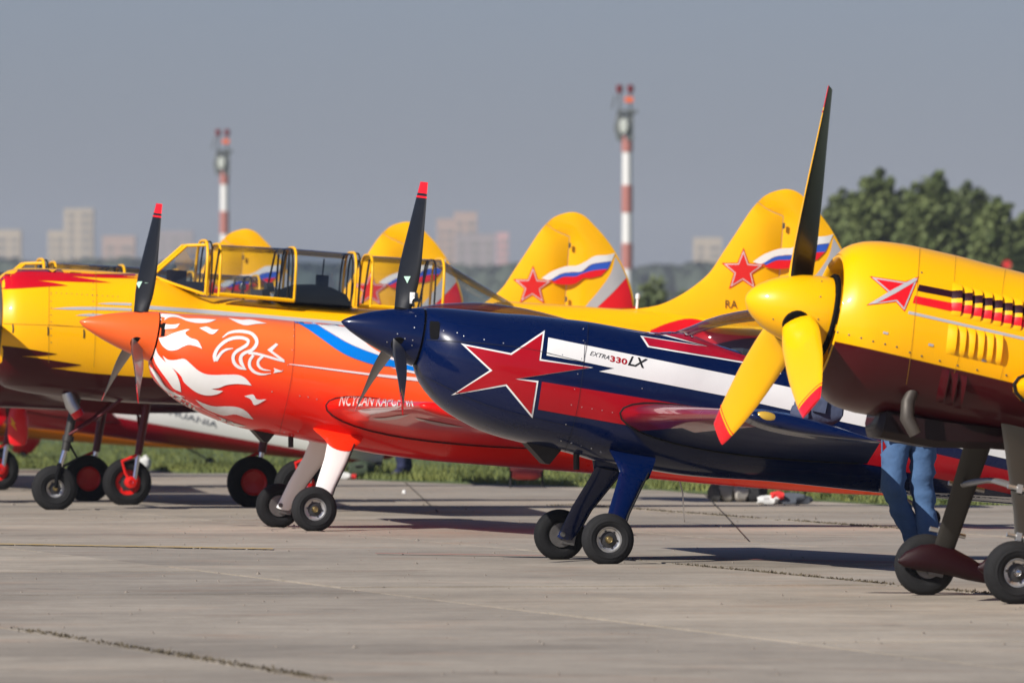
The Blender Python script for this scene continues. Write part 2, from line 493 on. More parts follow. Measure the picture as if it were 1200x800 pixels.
def glass(name, tint=(.80, .86, .90), refl=.10):
    m = bpy.data.materials.new(name); m.use_nodes = True; t = m.node_tree; t.nodes.clear()
    o = t.nodes.new('ShaderNodeOutputMaterial'); tr = t.nodes.new('ShaderNodeBsdfTransparent'); gl = t.nodes.new('ShaderNodeBsdfGlossy')
    lw = t.nodes.new('ShaderNodeLayerWeight'); lw.inputs['Blend'].default_value = .25
    ma = t.nodes.new('ShaderNodeMath'); ma.operation = 'MULTIPLY_ADD'; ma.inputs[1].default_value = .8; ma.inputs[2].default_value = refl; ma.use_clamp = True
    mx = t.nodes.new('ShaderNodeMixShader'); gl.inputs['Roughness'].default_value = .04; gl.inputs['Color'].default_value = (.95, .97, 1, 1)
    tr.inputs['Color'].default_value = (*tint, 1)
    t.links.new(lw.outputs['Fresnel'], ma.inputs[0]); t.links.new(ma.outputs[0], mx.inputs[0])
    t.links.new(tr.outputs[0], mx.inputs[1]); t.links.new(gl.outputs[0], mx.inputs[2]); t.links.new(mx.outputs[0], o.inputs['Surface'])
    return m
g_blue = glass('smoked_canopy_glass', (.86, .90, .94), .04)
g_clear = glass('clear_canopy_glass', (.84, .88, .91), .05)

def zc(P, ox, oy, k):
    return [(ox+p[0]/k, oy+p[1]/k, *p[2:]) for p in P]

# ------------------------------------------------------------------ low-wing aerobatic taildraggers with composite noses
SPIN = [(0, .012), (.012, .05), (.03, .095), (.07, .17), (.13, .265), (.22, .375), (.33, .50), (.44, .61), (.555, .71), (.67, .80), (.78, .875), (.9, .95), (1, 1)]
def spinner(root, xt, xb, zc_, rb, m, zt=None):
    g = G(); zt = zc_ if zt is None else zt
    g.lathe([((xb-xt)*s, rb*r) for s, r in SPIN] + [(xb-xt, .02)], (xt, 0, zc_), (1, 0, 0), 48)
    return g.build('spinner', m, root, sharp=50)
def canopy_shell(name, top, sill, wid, x0, x1, m, root, n=20, ns=26, e=2.3):
    ft, fs, fw = pchip(top), pchip(sill), pchip(wid); rings = []
    for i in range(ns):
        x = x0+(x1-x0)*i/(ns-1); zt, zs, w = ft(x), fs(x), fw(x)
        rings.append([Vector((x, w*math.copysign(abs(math.cos(math.pi*k/n))**(2/e), math.cos(math.pi*k/n)), zs+max(.001, zt-zs)*abs(math.sin(math.pi*k/n))**(2/e))) for k in range(n+1)])
    g = G(); g.loft(rings, closed=False, cap=False)
    return g.build(name, m, root, sharp=0)
def gear_leg(root, pts, m, th=.028):
    """flat spring leg: pts = (x_front, x_rear, lateral y, z)"""
    rings = []
    for (xf, xr, y, z) in pts:
        c, h = (xf+xr)/2, (xr-xf)/2
        rings.append([Vector((c+h*math.cos(a), y+th*math.sin(a)*.9, z+th*.35*math.sin(a))) for a in [2*math.pi*k/14 for k in range(14)]])
    g = G(); g.loft(rings); return g.build('gear_leg', m, root, sharp=50)

def extra(root, fr, sp):
    mt = sp['mats']
    fus = body('fuselage', sp['top'], sp['bot'], sp['wid'], [(-1.39, 2.0), (-1.1, 2.15), (-.6, 2.5), (.3, 2.6), (2.5, 2.4), (5.05, 2.0)], -1.385, 5.05, mt['body'], root, mid=.54, ns=80)
    global PITCH; PITCH = fr.pitch
    fw = pchip(sp['wid'])
    hz = sp['hz']
    g = G(); g.lathe([(0, .19), (.012, .19), (.012, .01)], (-1.398, 0, hz), (1, 0, 0), 40); g.build('nose_gap', m_matte, fus)
    s = spinner(root, sp['xt'], -1.402, hz, .198, mt['spinner'])
    hub = Vector((-1.535, 0, hz))
    for th in (0, 2*math.pi/3, -2*math.pi/3):
        rad = Vector((0, -math.sin(th), math.cos(th)))
        b = blade(s, hub, th + sp.get('dth', 0), 1.03, [(.1, .11), (.2, .135), (.32, .175), (.45, .19), (.6, .18), (.8, .15), (.93, .122), (1, .105)], [(.1, 56), (.25, 50), (.45, 40), (.7, 29), (1, 19)],
              mt['blade_front'], mt['blade_back'], (mt['blade_tip'], mt['blade_back']), .925, r0=.14, bands=((.895, .908),), hand=-1, cone=.025)
        g = G(); g.lathe([(.118, .02), (.118, .062), (.168, .055), (.172, .02)], hub, rad, 20); g.build('blade_collar', m_matte, s)
    # cockpit and canopy
    g = G(); g.box((sp['cx']+.15, 0, 1.575), (.25, .40, .10)); g.box((sp['cx']+.95, 0, 1.62), (.10, .34, .28), Matrix.Rotation(R(-18), 3, 'Y')); g.build('cockpit_seat', m_seat, root)
    cp = canopy_shell('canopy', sp['ctop'], sp['csill'], sp['cwid'], sp['ctop'][0][0], sp['ctop'][-1][0], mt['glass'], root)
    # wings
    tipw = sp['wtip']; rt = sp['wroot']
    W = []
    for side in (-1, 1):
        w = wing('wing', rt, tipw, mt['wing'], root, side); W.append(w)
        if mt.get('wing_under'):
            w.data.materials.append(mt['wing_under'])
            for p in w.data.polygons:
                q_ = (abs(p.center.y)-rt[0])/(tipw[0]-rt[0])
                if p.normal.z < 0 and p.center.x-(rt[1]+(tipw[1]-rt[1])*q_) > .16: p.material_index = 1  # shade under the wing painted in as dull dark navy
        lat = rt[0]+.13; s_ = (lat-rt[0])/(tipw[0]-rt[0]); xx, z_, c_ = (rt[i]+(tipw[i]-rt[i])*s_ for i in (1, 2, 3))
        A = airfoil(c_*1.004, .15+.0*s_); g = G()
        g.tube([Vector((xx-.004+a, side*(lat+sp['seal_out'](a)), z_+b*1.01)) for a, b in A[2:-1]], .0075, 6); g.build('wing_seal', m_black, w)
        if mt.get('wingtip'):
            lat, x, z, c = tipw; tip = wing('wing_tip', tuple(rt[i]+(tipw[i]-rt[i])*.965 for i in range(4)), tipw, mt['wingtip'], w, side, 2)
            for v in tip.data.vertices: v.co = Vector((x+c*.5, v.co.y, z)) + (v.co-Vector((x+c*.5, v.co.y, z)))*1.012 + Vector((0, side*.004, 0))
            g = G(); cc = Vector((x+.125, side*(lat+.055), z+.012))
            g.lathe([(-.075*math.cos(math.pi*k/10), max(.001, math.sin(math.pi*k/10)*.034)) for k in range(11)], cc, (1, 0, 0), 18)
            g.build('navigation_light', mat('amber_lens', (.75, .45, .05), .15, .3, coat=1), tip)
        # aileron line on the wing
    # tail
    plate('fin', [(4.05, 1.50, 1), (4.45, 2.15), (4.6, 2.42), (4.72, 2.46), (4.85, 2.46, 1), (4.85, 1.28, 1), (4.3, 1.3, 1)], .05, mt['body'], root)
    if mt.get('low_rudder'): rdd = plate('rudder', [(4.865, 2.46, 1), (5.0, 2.44), (5.15, 2.25), (5.25, 1.8), (5.24, 1.40), (5.16, 1.18), (5.05, 1.10), (4.865, 1.10, 1)], .05, mt['wing'], root); root['rud'] = rdd.name
    else: plate('rudder', [(4.865, 2.46, 1), (5.0, 2.44), (5.15, 2.25), (5.25, 1.8), (5.22, 1.48), (5.12, 1.34), (4.865, 1.32, 1)], .05, mt['wing'], root)
    for side in (-1, 1):
        wing('tailplane', (.03, 4.1, 1.50, .95), (1.55, 4.4, 1.50, .55), mt['wing'], root, side, 4, t=(.10, .09))
    gz = fr.ground(5.02, 0)
    g = G(); g.tube([(4.55, 0, 1.24), (4.85, 0, 1.16), (5.0, 0, gz+.09)], [.016, .014, .012], 8); tl = g.build('tail_spring', m_steel, root)
    wheel(tl, (5.02, 0, gz+.072), (0, -1, 0), .072, .05, .035, m_alu, m_tyre, brake=False)
    # main gear
    for side in (-1, 1):
        cuff = []
        for (xf, xr, y, z) in sp['cuff']:
            c, h = (xf+xr)/2, (xr-xf)/2
            cuff.append([Vector((c+h*math.cos(a), side*(y+.10*math.sin(a)*(h/.2)), z+.05*math.sin(a)*(-1))) for a in [2*math.pi*k/20 for k in range(20)]])
        g = G(); g.loft(cuff); g.build('gear_fairing', mt['cuff'], root)
        lg = gear_leg(root, [(xf, xr, side*y, z) for (xf, xr, y, z) in sp['leg']], mt['leg'])
        g = G(); g.tube([(xr+.004, side*(y+.015), z) for (xf, xr, y, z) in sp['leg']], .006, 6); g.build('brake_line', m_black, lg)
        wx, wy, wz, wr = sp['wheel']
        wheel(root, (wx, side*wy, wz), (0, side, 0), wr, .135, wr*.50, m_alu, m_tyre_worn if side < 0 else m_tyre)
        g = G(); g.tube([(wx, side*(wy-.02), wz), (wx, side*(wy-.13), wz)], .018, 10); g.build('axle', m_steel, lg)
    # exhaust stub and breather under the cowl
    ex = sp['exh']
    g = G(); g.loft([[Vector((ex[0]+.05+a_, y, ex[1]+b_)) for a_, b_ in ((0, .03), (.28, .03), (.21, -.10), (.18, -.10))] for y in (-.10, .10)])
    g.build('exhaust_stub', m_exhaust, root, smooth=False)
    g = G(); g.tube([(ex[0]+.42, -.08, ex[1]+.05), (ex[0]+.45, -.08, ex[1]-.10)], .022, 10); g.build('breather_pipe', m_exhaust, root)
    return fus, s, W

BLUE = Frame((.468, 76.85, 0), 10.5, 11.3)
rb = thing('aerobatic_plane', 'dark navy blue aerobatic plane with a big red star on its cowling', 'airplane', BLUE.M)
L = BLUE.l
sp = dict(
    top=[(-1.386, 1.470)] + [L(*p) for p in [(520, 361), (555, 363.7), (580, 366.5), (620, 369), (652, 372.5), (693, 377.5), (727, 383.7), (760, 389.2)]] + [(.36, 1.652), (.55, 1.625), (.95, 1.60), (2.2, 1.62), (2.65, 1.75), (3.4, 1.66), (5.05, 1.46)],
    bot=[(-1.386, 1.072)] + [L(*p) for p in [(490, 445), (500, 460), (520, 480), (540, 492.5), (565, 505), (592, 513.7), (635, 523.7), (660, 529), (695, 539)]] + [(.45, .70)] + [L(*p) for p in [(905, 564), (1030, 577), (1177, 590)]] + [(4.5, 1.17), (5.05, 1.27)],
    wid=[(-1.386, .200), (-1.30, .30), (-1.15, .39), (-.9, .445), (-.5, .465), (0, .455), (.6, .42), (1.6, .38), (2.8, .28), (4.0, .15), (5.05, .04)],
    xt=-1.93, hz=1.268, cx=.75,
    ctop=[(.34, 1.655), (.42, 1.70), (.55, 1.785), (.67, 1.845), (.80, 1.895), (1.05, 1.97), (1.4, 2.02), (1.9, 1.99), (2.4, 1.86), (2.75, 1.74)],
    csill=[(.34, 1.635), (.7, 1.60), (1.0, 1.585), (2.2, 1.60), (2.75, 1.70)], cwid=[(.34, .05), (.45, .22), (.7, .34), (1.2, .37), (2.2, .34), (2.75, .20)],
    wroot=(.36, -.03, 1.02, 1.76), wtip=(3.92, .12, 1.065, .90), seal_out=lambda a: .045*math.sin(min(1, max(0, a/1.7))*math.pi),
    cuff=[(-.03, .31, .26, .80), (-.015, .30, .34, .755), (.02, .28, .405, .70), (.047, .262, .445, .645)],
    leg=[(.055, .245, .435, .665), (.04, .21, .50, .58), (-.01, .125, .66, .37), (-.035, .09, .745, .22), (-.05, .06, .775, .15)],
    wheel=(-.02, .865, .172, .176), exh=(-.62, .70),
    mats=dict(body=m_navy, spinner=m_navy, blade_front=m_blade, blade_back=m_gblade, blade_tip=m_bred, glass=g_blue, wing=paint('wing_crimson', srgb(138, 6, 26), .3, .6), wingtip=m_navy, wing_under=paint('underside_shade_navy', NAVY, .45, .06, .08), cuff=m_navy, leg=m_navy))
fus, spn, Ws = extra(rb, BLUE, sp)
T = bvh(fus)
star = [(638.5, 387), (634, 420.7), (695, 430.5), (606, 443.8), (631, 446), (624, 490), (592.5, 452), (529, 462.7), (573.7, 433.7), (540, 402.3), (598.7, 413.7)]
star = [(*p, 1) for p in star]
a = mark('star_outline', BLUE, T, star, m_white, fus, .002); mark('star', BLUE, T, inset(star, 2.1), m_red, a, .004)
mark('white_stripe', BLUE, T, [(*p, 1) for p in [(642.5, 395.5), (862, 440.2), (1030, 476), (1230, 519), (1230, 549), (1030, 503.5), (850, 463.8), (702, 435), (720, 431.6), (690, 425.2), (640.5, 416.4)]], m_white, fus, .002)
mark('red_stripe', BLUE, T, [(*p, 1) for p in [(635, 447), (800, 474), (1030, 516), (1230, 562), (1230, 588), (1030, 546), (722, 495.7), (630.5, 479.5)]], m_red, fus, .002)
mark('belly_stripe', BLUE, T, [(*p, 1) for p in [(1030, 575.5), (1100, 582), (1230, 591.5), (1230, 595), (1100, 585), (1030, 578)]], m_white, fus, .003)
deck = zc([(915, 265, 1), (480, 158, 1), (600, 172, 1), (700, 187, 1), (795, 197, 1), (1000, 285, 1), (1260, 370, 1), (1260, 395, 1), (1080, 342, 1), (636, 268, 1), (600, 214, 1)], 600, 340, 4)
a = mark('deck_outline', BLUE, T, deck, m_white, fus, .003, 2.5)
deck2 = zc([(930, 268, 1), (560, 168, 1), (640, 172, 1), (795, 192, 1), (1000, 280, 1), (1260, 365, 1), (1260, 388, 1), (1080, 335, 1), (640, 262, 1), (614, 222, 1), (860, 260, 1)], 600, 340, 4)
mark('deck_flash', BLUE, T, deck2, paint('crimson_paint', srgb(170, 14, 40)), a, .0065, 2.5)
letters('lettering', BLUE, T, 'EXTRA', (691, 416), (22.5, 5.6), (1.2, -4.8), mat('lettering_grey', (.05, .05, .055), .5), fus, shear=.25)
letters('lettering', BLUE, T, '330', (714.5, 423), (20, 4.2), (.8, -6.2), m_red, fus, bold=.03)
letters('lettering', BLUE, T, 'LX', (735.5, 427.5), (21, 3.8), (2.5, -10.2), mat('lettering_black', (.012, .012, .012), .5), fus, shear=.2, bold=.02)
mark('cooling_inlet', BLUE, T, [(504, 377.5), (509.5, 376.8), (515, 378), (515, 388), (513.5, 396.5), (508.5, 397.3), (504.5, 396)], m_matte, fus, .003, 3)
scr = zc([(75, 305), (200, 300), (280, 215), (366, 227), (560, 190), (655, 215), (750, 232), (840, 248), (930, 265)], 380, 340, 4) + zc([(335, 180), (335, 237), (235, 302), (325, 320), (308, 392), (293, 463), (278, 537), (327, 547), (375, 555), (422, 562), (470, 572), (253, 628), (230, 703), (280, 713), (325, 727), (373, 740), (415, 755), (610, 460)], 600, 340, 4) + zc([(390, 65), (437, 75), (485, 87), (532, 100), (578, 118)], 560, 500, 4) + [(498, 379), (497.5, 371), (493, 402), (536, 390)]
dots('screws', BLUE, T, scr, .0045, m_alu, fus)
ts = bvh(spn)
SPN_B = spn
dots('screws', BLUE, ts, zc([(535, 232), (655, 210), (707, 220), (702, 255), (720, 137), (727, 60), (605, 178)], 360, 360, 5.715), .0045, m_alu, spn)
BLU_ROOT = rb
mark('panel_line', BLUE, T, line_poly([(685.5, 401), (684.5, 412), (684, 424)], .5), mat('panel_gap', (.10, .10, .11), .7), fus, .004, 3)

gap_navy = mat('panel_gap_navy', (.002, .003, .008), .7)
for Pn in ([(690, 376), (688, 400), (684, 425), (678, 470), (670, 505), (662, 528)], [(500, 398), (560, 402), (620, 409), (684, 424)], [(497, 440), (560, 470), (620, 488), (672, 500)]):
    mark('panel_line', BLUE, T, line_poly(Pn, .5), gap_navy, fus, .005, 3)
ORA = Frame((-1.55-.875*math.sin(R(10.5)), 88.7+.875*math.cos(R(10.5)), 0), 10.5, 11.3)
ro = thing('aerobatic_plane', 'orange red aerobatic plane with white flames and a bird emblem on its nose', 'airplane', ORA.M)
L = ORA.l
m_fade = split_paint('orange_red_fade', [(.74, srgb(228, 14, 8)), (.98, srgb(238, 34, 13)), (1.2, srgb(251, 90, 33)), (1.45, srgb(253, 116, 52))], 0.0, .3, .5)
m_oran = paint('orange_paint', srgb(252, 104, 42)); m_ored = paint('flame_red_paint', srgb(226, 18, 10))
sp2 = dict(
    top=[(-1.40, 1.465)] + [L(*p) for p in [(185, 363.9), (240, 368.7), (280, 370.6), (310, 372.5), (344, 376)]] + [(0, 1.64), (.3, 1.655), (.8, 1.64), (2.4, 1.66), (2.85, 1.80), (3.5, 1.68), (5.05, 1.46)],
    bot=[(-1.40, 1.065)] + [L(*p) for p in [(177.5, 440), (190, 455), (210, 471), (240, 486), (279, 500.3), (316, 508.5), (342, 512.5)]] + [(.43, .70)] + [L(*p) for p in [(485, 537.5), (560, 544), (660, 552), (1030, 580)]] + [(5.05, 1.27)],
    wid=sp['wid'], xt=-2.0, hz=1.262, cx=.85,
    ctop=[(.20, 1.65), (.35, 1.75), (.50, 1.84), (.68, 1.925), (.9, 1.99), (1.17, 2.045), (1.5, 2.06), (1.8, 2.045), (2.3, 1.95), (2.9, 1.79)],
    csill=[(.2, 1.63), (.9, 1.61), (2.3, 1.62), (2.9, 1.74)], cwid=[(.2, .05), (.4, .24), (.8, .34), (1.5, .35), (2.4, .28), (2.9, .15)],
    wroot=(.36, -.03, 0.985, 1.76), wtip=(3.75, .12, 1.04, .90), seal_out=lambda a: .045*math.sin(min(1, max(0, a/1.7))*math.pi),
    cuff=[(-.10, .36, .26, .83), (-.05, .335, .33, .785), (.015, .30, .38, .745), (.048, .272, .412, .712)],
    leg=[(.055, .262, .40, .735), (.04, .218, .50, .58), (-.01, .135, .66, .37), (-.035, .10, .745, .22), (-.05, .06, .775, .15)],
    wheel=(-.025, .865, .172, .178), exh=(-.62, .72),
    mats=dict(body=m_fade, spinner=m_oran, blade_front=m_blade, blade_back=m_gblade, blade_tip=m_bred, glass=g_clear, wing=m_ored, wingtip=None, cuff=paint('fairing_orange', srgb(246, 50, 18)), leg=m_white))
sp2['wid'] = [(-1.40, .200)] + sp['wid'][1:]
fus, spn, Ws = extra(ro, ORA, sp2)
T = bvh(fus); WT = bvh(Ws[0])
fl = [
 [(150, 205, 1), (200, 195), (260, 170), (330, 150), (358, 150, 1), (332, 165), (330, 182), (360, 205), (410, 225), (440, 278, 1), (400, 262), (350, 252), (310, 265), (270, 285), (220, 288), (180, 262), (160, 230)],
 [(195, 115, 1), (240, 118), (290, 112, 1), (265, 140), (220, 145), (190, 147, 1)],
 [(125, 200), (130, 250), (145, 310), (200, 370), (260, 430), (290, 500), (300, 565, 1), (250, 540), (205, 480), (160, 420), (125, 360), (108, 280), (105, 215)],
 [(80, 387, 1), (112, 410), (150, 455), (190, 520), (240, 560), (330, 600, 1), (260, 588), (205, 560), (158, 515), (115, 450)],
 [(178, 325, 1), (215, 350), (260, 352), (320, 345), (360, 375), (410, 420), (460, 445), (520, 452), (600, 450), (680, 452), (730, 475), (770, 522, 1), (720, 515), (660, 512), (600, 520), (550, 538), (500, 545, 1), (540, 553), (580, 558, 1), (540, 580), (480, 588), (420, 575), (370, 545), (320, 500), (300, 460), (260, 420), (210, 385)],
 [(395, 615, 1), (450, 640), (520, 660), (600, 660), (670, 665), (730, 690), (785, 748, 1), (730, 735), (660, 714), (590, 722), (530, 705), (470, 680), (430, 650)],
 [(205, 565, 1), (270, 610), (350, 660), (440, 715), (540, 755), (640, 768), (740, 795, 1), (640, 792), (520, 772), (420, 732), (310, 675), (245, 618)],
 [(115, 38, 1), (170, 45), (260, 52), (330, 75), (420, 78), (535, 85, 1), (480, 105), (410, 108), (340, 95), (280, 72), (220, 70), (185, 90, 1), (188, 72), (150, 62)],
 [(420, 140, 1), (470, 132), (510, 150), (550, 150, 1), (520, 178), (495, 180), (455, 160)]]
for P in fl: mark('flame', ORA, T, zc(P, 160, 360, 5.714), m_white, fus, .004, 3)
mark('flame', ORA, T, zc([(300, 105, 1), (420, 120), (520, 120), (660, 155, 1), (560, 160), (470, 172), (400, 155)], 230, 360, 8), m_white, fus, .004, 3)
mark('flame', ORA, T, zc([(785, 575, 1), (825, 568), (845, 590), (888, 590, 1), (850, 612), (830, 615), (815, 590)], 90, 320, 4), m_white, fus, .004, 3)
strokes = [([(245, 285), (300, 245), (370, 228), (450, 230), (520, 250), (562, 300), (562, 350), (520, 400), (450, 430), (418, 465), (422, 520), (460, 578)], [8, 20, 27, 29, 30, 32, 32, 30, 30, 32, 34, 10]),
 ([(182, 505), (172, 450), (205, 380), (272, 320), (350, 290), (430, 288), (485, 312), (475, 350), (430, 382), (375, 415), (346, 460), (355, 520), (400, 562), (470, 582)], [36, 34, 30, 30, 30, 30, 30, 30, 30, 30, 30, 30, 28, 10]),
 ([(185, 500), (230, 432), (280, 397), (345, 385)], [30, 26, 22, 6]),
 ([(490, 428), (560, 435), (660, 460), (760, 490), (828, 512)], [26, 24, 22, 20, 8]),
 ([(535, 448), (502, 500), (503, 560), (550, 608), (620, 628), (700, 618)], [26, 28, 28, 26, 18, 4]),
 ([(622, 458), (582, 500), (582, 545), (620, 580), (700, 594)], [26, 26, 26, 18, 4])]
bird = None
for P, w in strokes:
    b_ = mark('bird_emblem' if bird is None else 'emblem_stroke', ORA, T, zc(line_poly(P, w), 230, 360, 8), m_white, bird or fus, .003 if bird is None else .0034, 3)
    bird = bird or b_
for P in ([(665, 400, 1), (745, 338, 1), (768, 350, 1), (712, 408, 1), (828, 495, 1), (818, 516, 1)], [(725, 568, 1), (812, 600, 1), (722, 616, 1), (735, 594, 1)]):
    mark('emblem_stroke', ORA, T, zc(P, 230, 360, 8), m_white, bird, .0034, 3)
mark('blue_swoosh', ORA, T, zc([(-90, 92, 1), (-20, 92), (40, 105), (150, 170), (300, 255), (500, 330), (720, 400), (900, 430, 1), (900, 460, 1), (720, 428), (560, 397), (450, 385), (300, 337), (200, 285), (100, 215), (0, 145)], 360, 360, 5.715), m_skyblue, fus, .004, 3)
mark('white_swoosh', ORA, T, zc([(-15, 92, 1), (70, 98), (160, 104), (250, 118, 1), (350, 200), (420, 262), (520, 318), (700, 375), (900, 405, 1), (900, 430, 1), (720, 399), (500, 329), (300, 253), (150, 168), (40, 104)], 360, 360, 5.715), m_white, fus, .0045, 3)
mark('pinstripe', ORA, T, zc(line_poly([(-120, 380), (0, 395), (450, 452), (745, 483), (1000, 512)], [4, 9, 15, 24, 24]), 360, 360, 5.715), m_white, fus, .0045, 3)
mark('pinstripe', ORA, T, zc([(560, 402, 1), (640, 415), (730, 432, 1), (900, 455, 1), (900, 470, 1), (730, 446, 1), (640, 428)], 360, 360, 5.715), m_white, fus, .0045, 5)
mark('cooling_inlet', ORA, T, [(184.5, 378.5, 1), (194.5, 378.3, 1), (193, 394, 1), (185.5, 394.3, 1)], m_matte, fus, .003, 3)
pg = mat('panel_gap', (.10, .10, .11), .7)
mark('panel_line', ORA, T, line_poly([(345, 377), (344.5, 410), (341, 445), (334, 480), (327, 508)], .45), mat('panel_gap_red', (.25, .02, .01), .7), fus, .004, 3)
dots('screws', ORA, T, zc([(1020, 265), (1018, 295), (1010, 360), (990, 430), (965, 455), (1045, 575), (1085, 580), (1125, 590), (915, 555)], 90, 320, 4) + zc([(470, 135), (505, 115), (585, 190), (545, 160), (430, 120)], 240, 480, 4.615), .005, m_alu, fus)
letters('wing_lettering', ORA, WT, 'NCYCAN KAPCHNK', (397.5, 475), (88, 1.0), (2.5, -11), m_white, Ws[0], .006, shear=-.1, cuts=4)
for P in ([(340, 685, 1), (430, 672), (560, 665), (650, 655, 1), (560, 690), (470, 705), (400, 725), (370, 712)], [(440, 738, 1), (520, 735), (600, 722), (690, 712, 1), (620, 738), (540, 750), (470, 748)], [(720, 735, 1), (900, 770), (1060, 800, 1), (900, 790), (760, 755)]):
    mark('wing_flame', ORA, WT, zc(P, 360, 360, 5.715), paint('pale_pink_paint', (.62, .40, .38)), Ws[0], .006, 1.5)

def blade_marks(spn_, fr, tri, rect=None):
    B = [c for c in spn_.children if c.name.startswith('propeller_blade')][0]; bt = bvh(B)
    mark('blade_sticker', fr, bt, [(tri[0]-4, tri[1]-3.2, 1), (tri[0]+4, tri[1]-3.2, 1), (tri[0], tri[1]+5, 1)], mat('sticker_green', (.42, .66, .52), .5), B, .003, 3)
    if rect: mark('blade_sticker', fr, bt, [(rect[0]-2.4, rect[1]-6.5, 1), (rect[0]+3.2, rect[1]-6.5, 1), (rect[0]+2.4, rect[1]+6.5, 1), (rect[0]-3.0, rect[1]+6.5, 1)], m_white, B, .003, 3)
blade_marks(SPN_B, BLUE, (477.5, 327), (483, 349)); blade_marks(spn, ORA, (163, 333))

PITCH = 12.5
# ------------------------------------------------------------------ radial-engined aerobatic plane on the right
SUK = Frame((2.67, 66.28, 0), 11.5, 12.5)
rs = thing('aerobatic_plane', 'yellow and maroon radial engined aerobatic plane at the right edge, three yellow propeller blades', 'airplane', SUK.M)
L = SUK.l
m_suk = split_paint('yellow_over_maroon', [(1.255, MAROON), (1.262, YELLOW)], 0.01)
top = [(-1.20, 1.79)] + [L(*p) for p in [(988, 292), (995.5, 287.6), (1004, 284.5), (1015, 282.7), (1041, 283.4), (1073.5, 288.6), (1112.5, 297.4), (1161, 310), (1200, 320)]] + [(.45, 1.88), (.8, 1.80), (2.0, 1.82), (2.5, 1.92), (3.5, 1.80), (4.9, 1.62)]
bot = [(-1.20, 1.005), (-1.15, .985)] + [L(*p) for p in [(976, 474.5), (1002, 483.5), (1028, 487.5)]] + [(-.4, .93), (0, .96), (1.0, .98), (3.0, 1.14), (4.9, 1.38)]
fus = body('fuselage', top, bot, [(-1.20, .39), (-1.13, .43), (-1.0, .475), (-.75, .50), (-.2, .50), (.6, .46), (1.6, .42), (2.8, .32), (4.0, .18), (4.9, .05)], [(-1.2, 2.0), (-.7, 2.0), (.3, 2.2), (2.5, 2.4), (4.9, 2.0)], -1.20, 4.9, m_suk, rs, cap0=False, mid=.5, n=56)
g = G()     # rounded cowl lip, inner wall, engine face
g.lathe([(.012, .392), (-.002, .388), (-.008, .380), (-.004, .370), (.02, .362), (.10, .358), (.26, .355)], (-1.20, 0, 1.3975), (1, 0, 0), 56); lip = g.build('cowl_lip', m_yellow, fus, sharp=0)
g = G(); g.lathe([(0, .355), (0, .02)], (-.95, 0, 1.3975), (1, 0, 0), 40); eng = g.build('engine_face', m_matte, fus)
for k in range(9):
    a = 2*math.pi*k/9; rd = Vector((0, math.sin(a), math.cos(a))); g = G()
    for j in range(7): g.lathe([(.12+.03*j, .03), (.12+.03*j, .062), (.135+.03*j, .062), (.135+.03*j, .03)], Vector((-1.02, 0, 1.3975)), rd, 12)
    g.build('engine_cylinder', m_steel, eng)
g = G(); g.lathe([(0, .235), (.012, .25), (.03, .25), (.03, .15)], (-1.215, 0, 1.42), (1, 0, 0), 44); g.build('spinner_backplate', m_matte, fus)
SPIN2 = [(0, .012), (.006, .08), (.02, .15), (.06, .285), (.14, .445), (.25, .60), (.35, .71), (.5, .825), (.65, .905), (.84, .975), (.95, .998), (1, 1)]
keep = SPIN; SPIN = SPIN2; spn = spinner(rs, -1.69, -1.215, 1.42, .226, m_yellow); SPIN = keep
hub = Vector((-1.385, 0, 1.405))
for th in (0, 2*math.pi/3, -2*math.pi/3):
    rad = Vector((0, -math.sin(th-R(4)), math.cos(th-R(4))))
    blade(spn, hub, th-R(4), 1.325, [(.1, .17), (.18, .215), (.3, .245), (.55, .255), (.8, .225), (.93, .19), (1, .16)], [(.1, 54), (.2, 49), (.55, 35), (.8, 27), (1, 22)],
          m_yellow, m_blade, (m_bred, m_blade), .90, r0=.12, bands=((.878, .884),), cone=.055)
    g = G(); g.lathe([(.15, .02), (.15, .098), (.192, .088), (.196, .02)], hub, rad, 22); g.build('blade_collar', m_matte, spn)
T = bvh(fus)
ar = [(1018.7, 323.7), (1061, 330), (1077, 324), (1060, 365.3), (1049.7, 354), (1015, 357.8), (1040.3, 342.8)]
ar = [(*p, 1) for p in ar]
a = mark('star_emblem', SUK, T, ar, m_bred, fus, .002, 6); a2 = mark('emblem_border', SUK, T, inset(ar, 1.0), m_silver, a, .003, 6); mark('emblem_field', SUK, T, inset(ar, 2.7), m_bred, a, .004, 6)
mark('emblem_bar', SUK, T, [(1019, 356, 1), (1045, 340, 1), (1072, 326, 1), (1074.5, 329, 1), (1049, 344, 1), (1026, 356, 1)], m_silver, a, .005, 6)
mark('dark_stripe', SUK, T, [(*p, 1) for p in [(1077, 333.4), (1116, 341), (1220, 366), (1220, 373), (1115, 348.6), (1075, 341)]], paint('dark_brown_paint', srgb(46, 14, 24)), fus, .002, 6)
mark('red_stripe', SUK, T, [(*p, 1) for p in [(1072, 346.5), (1115.5, 355), (1220, 380), (1220, 388), (1114, 364.5), (1069.4, 355)]], m_bred, fus, .002, 6)
mark('grey_line', SUK, T, [(*p, 1) for p in [(1064.6, 364.3), (1200, 395), (1220, 399.5), (1220, 403), (1200, 398.5), (1064, 367.6)]], m_silver, fus, .002, 6)
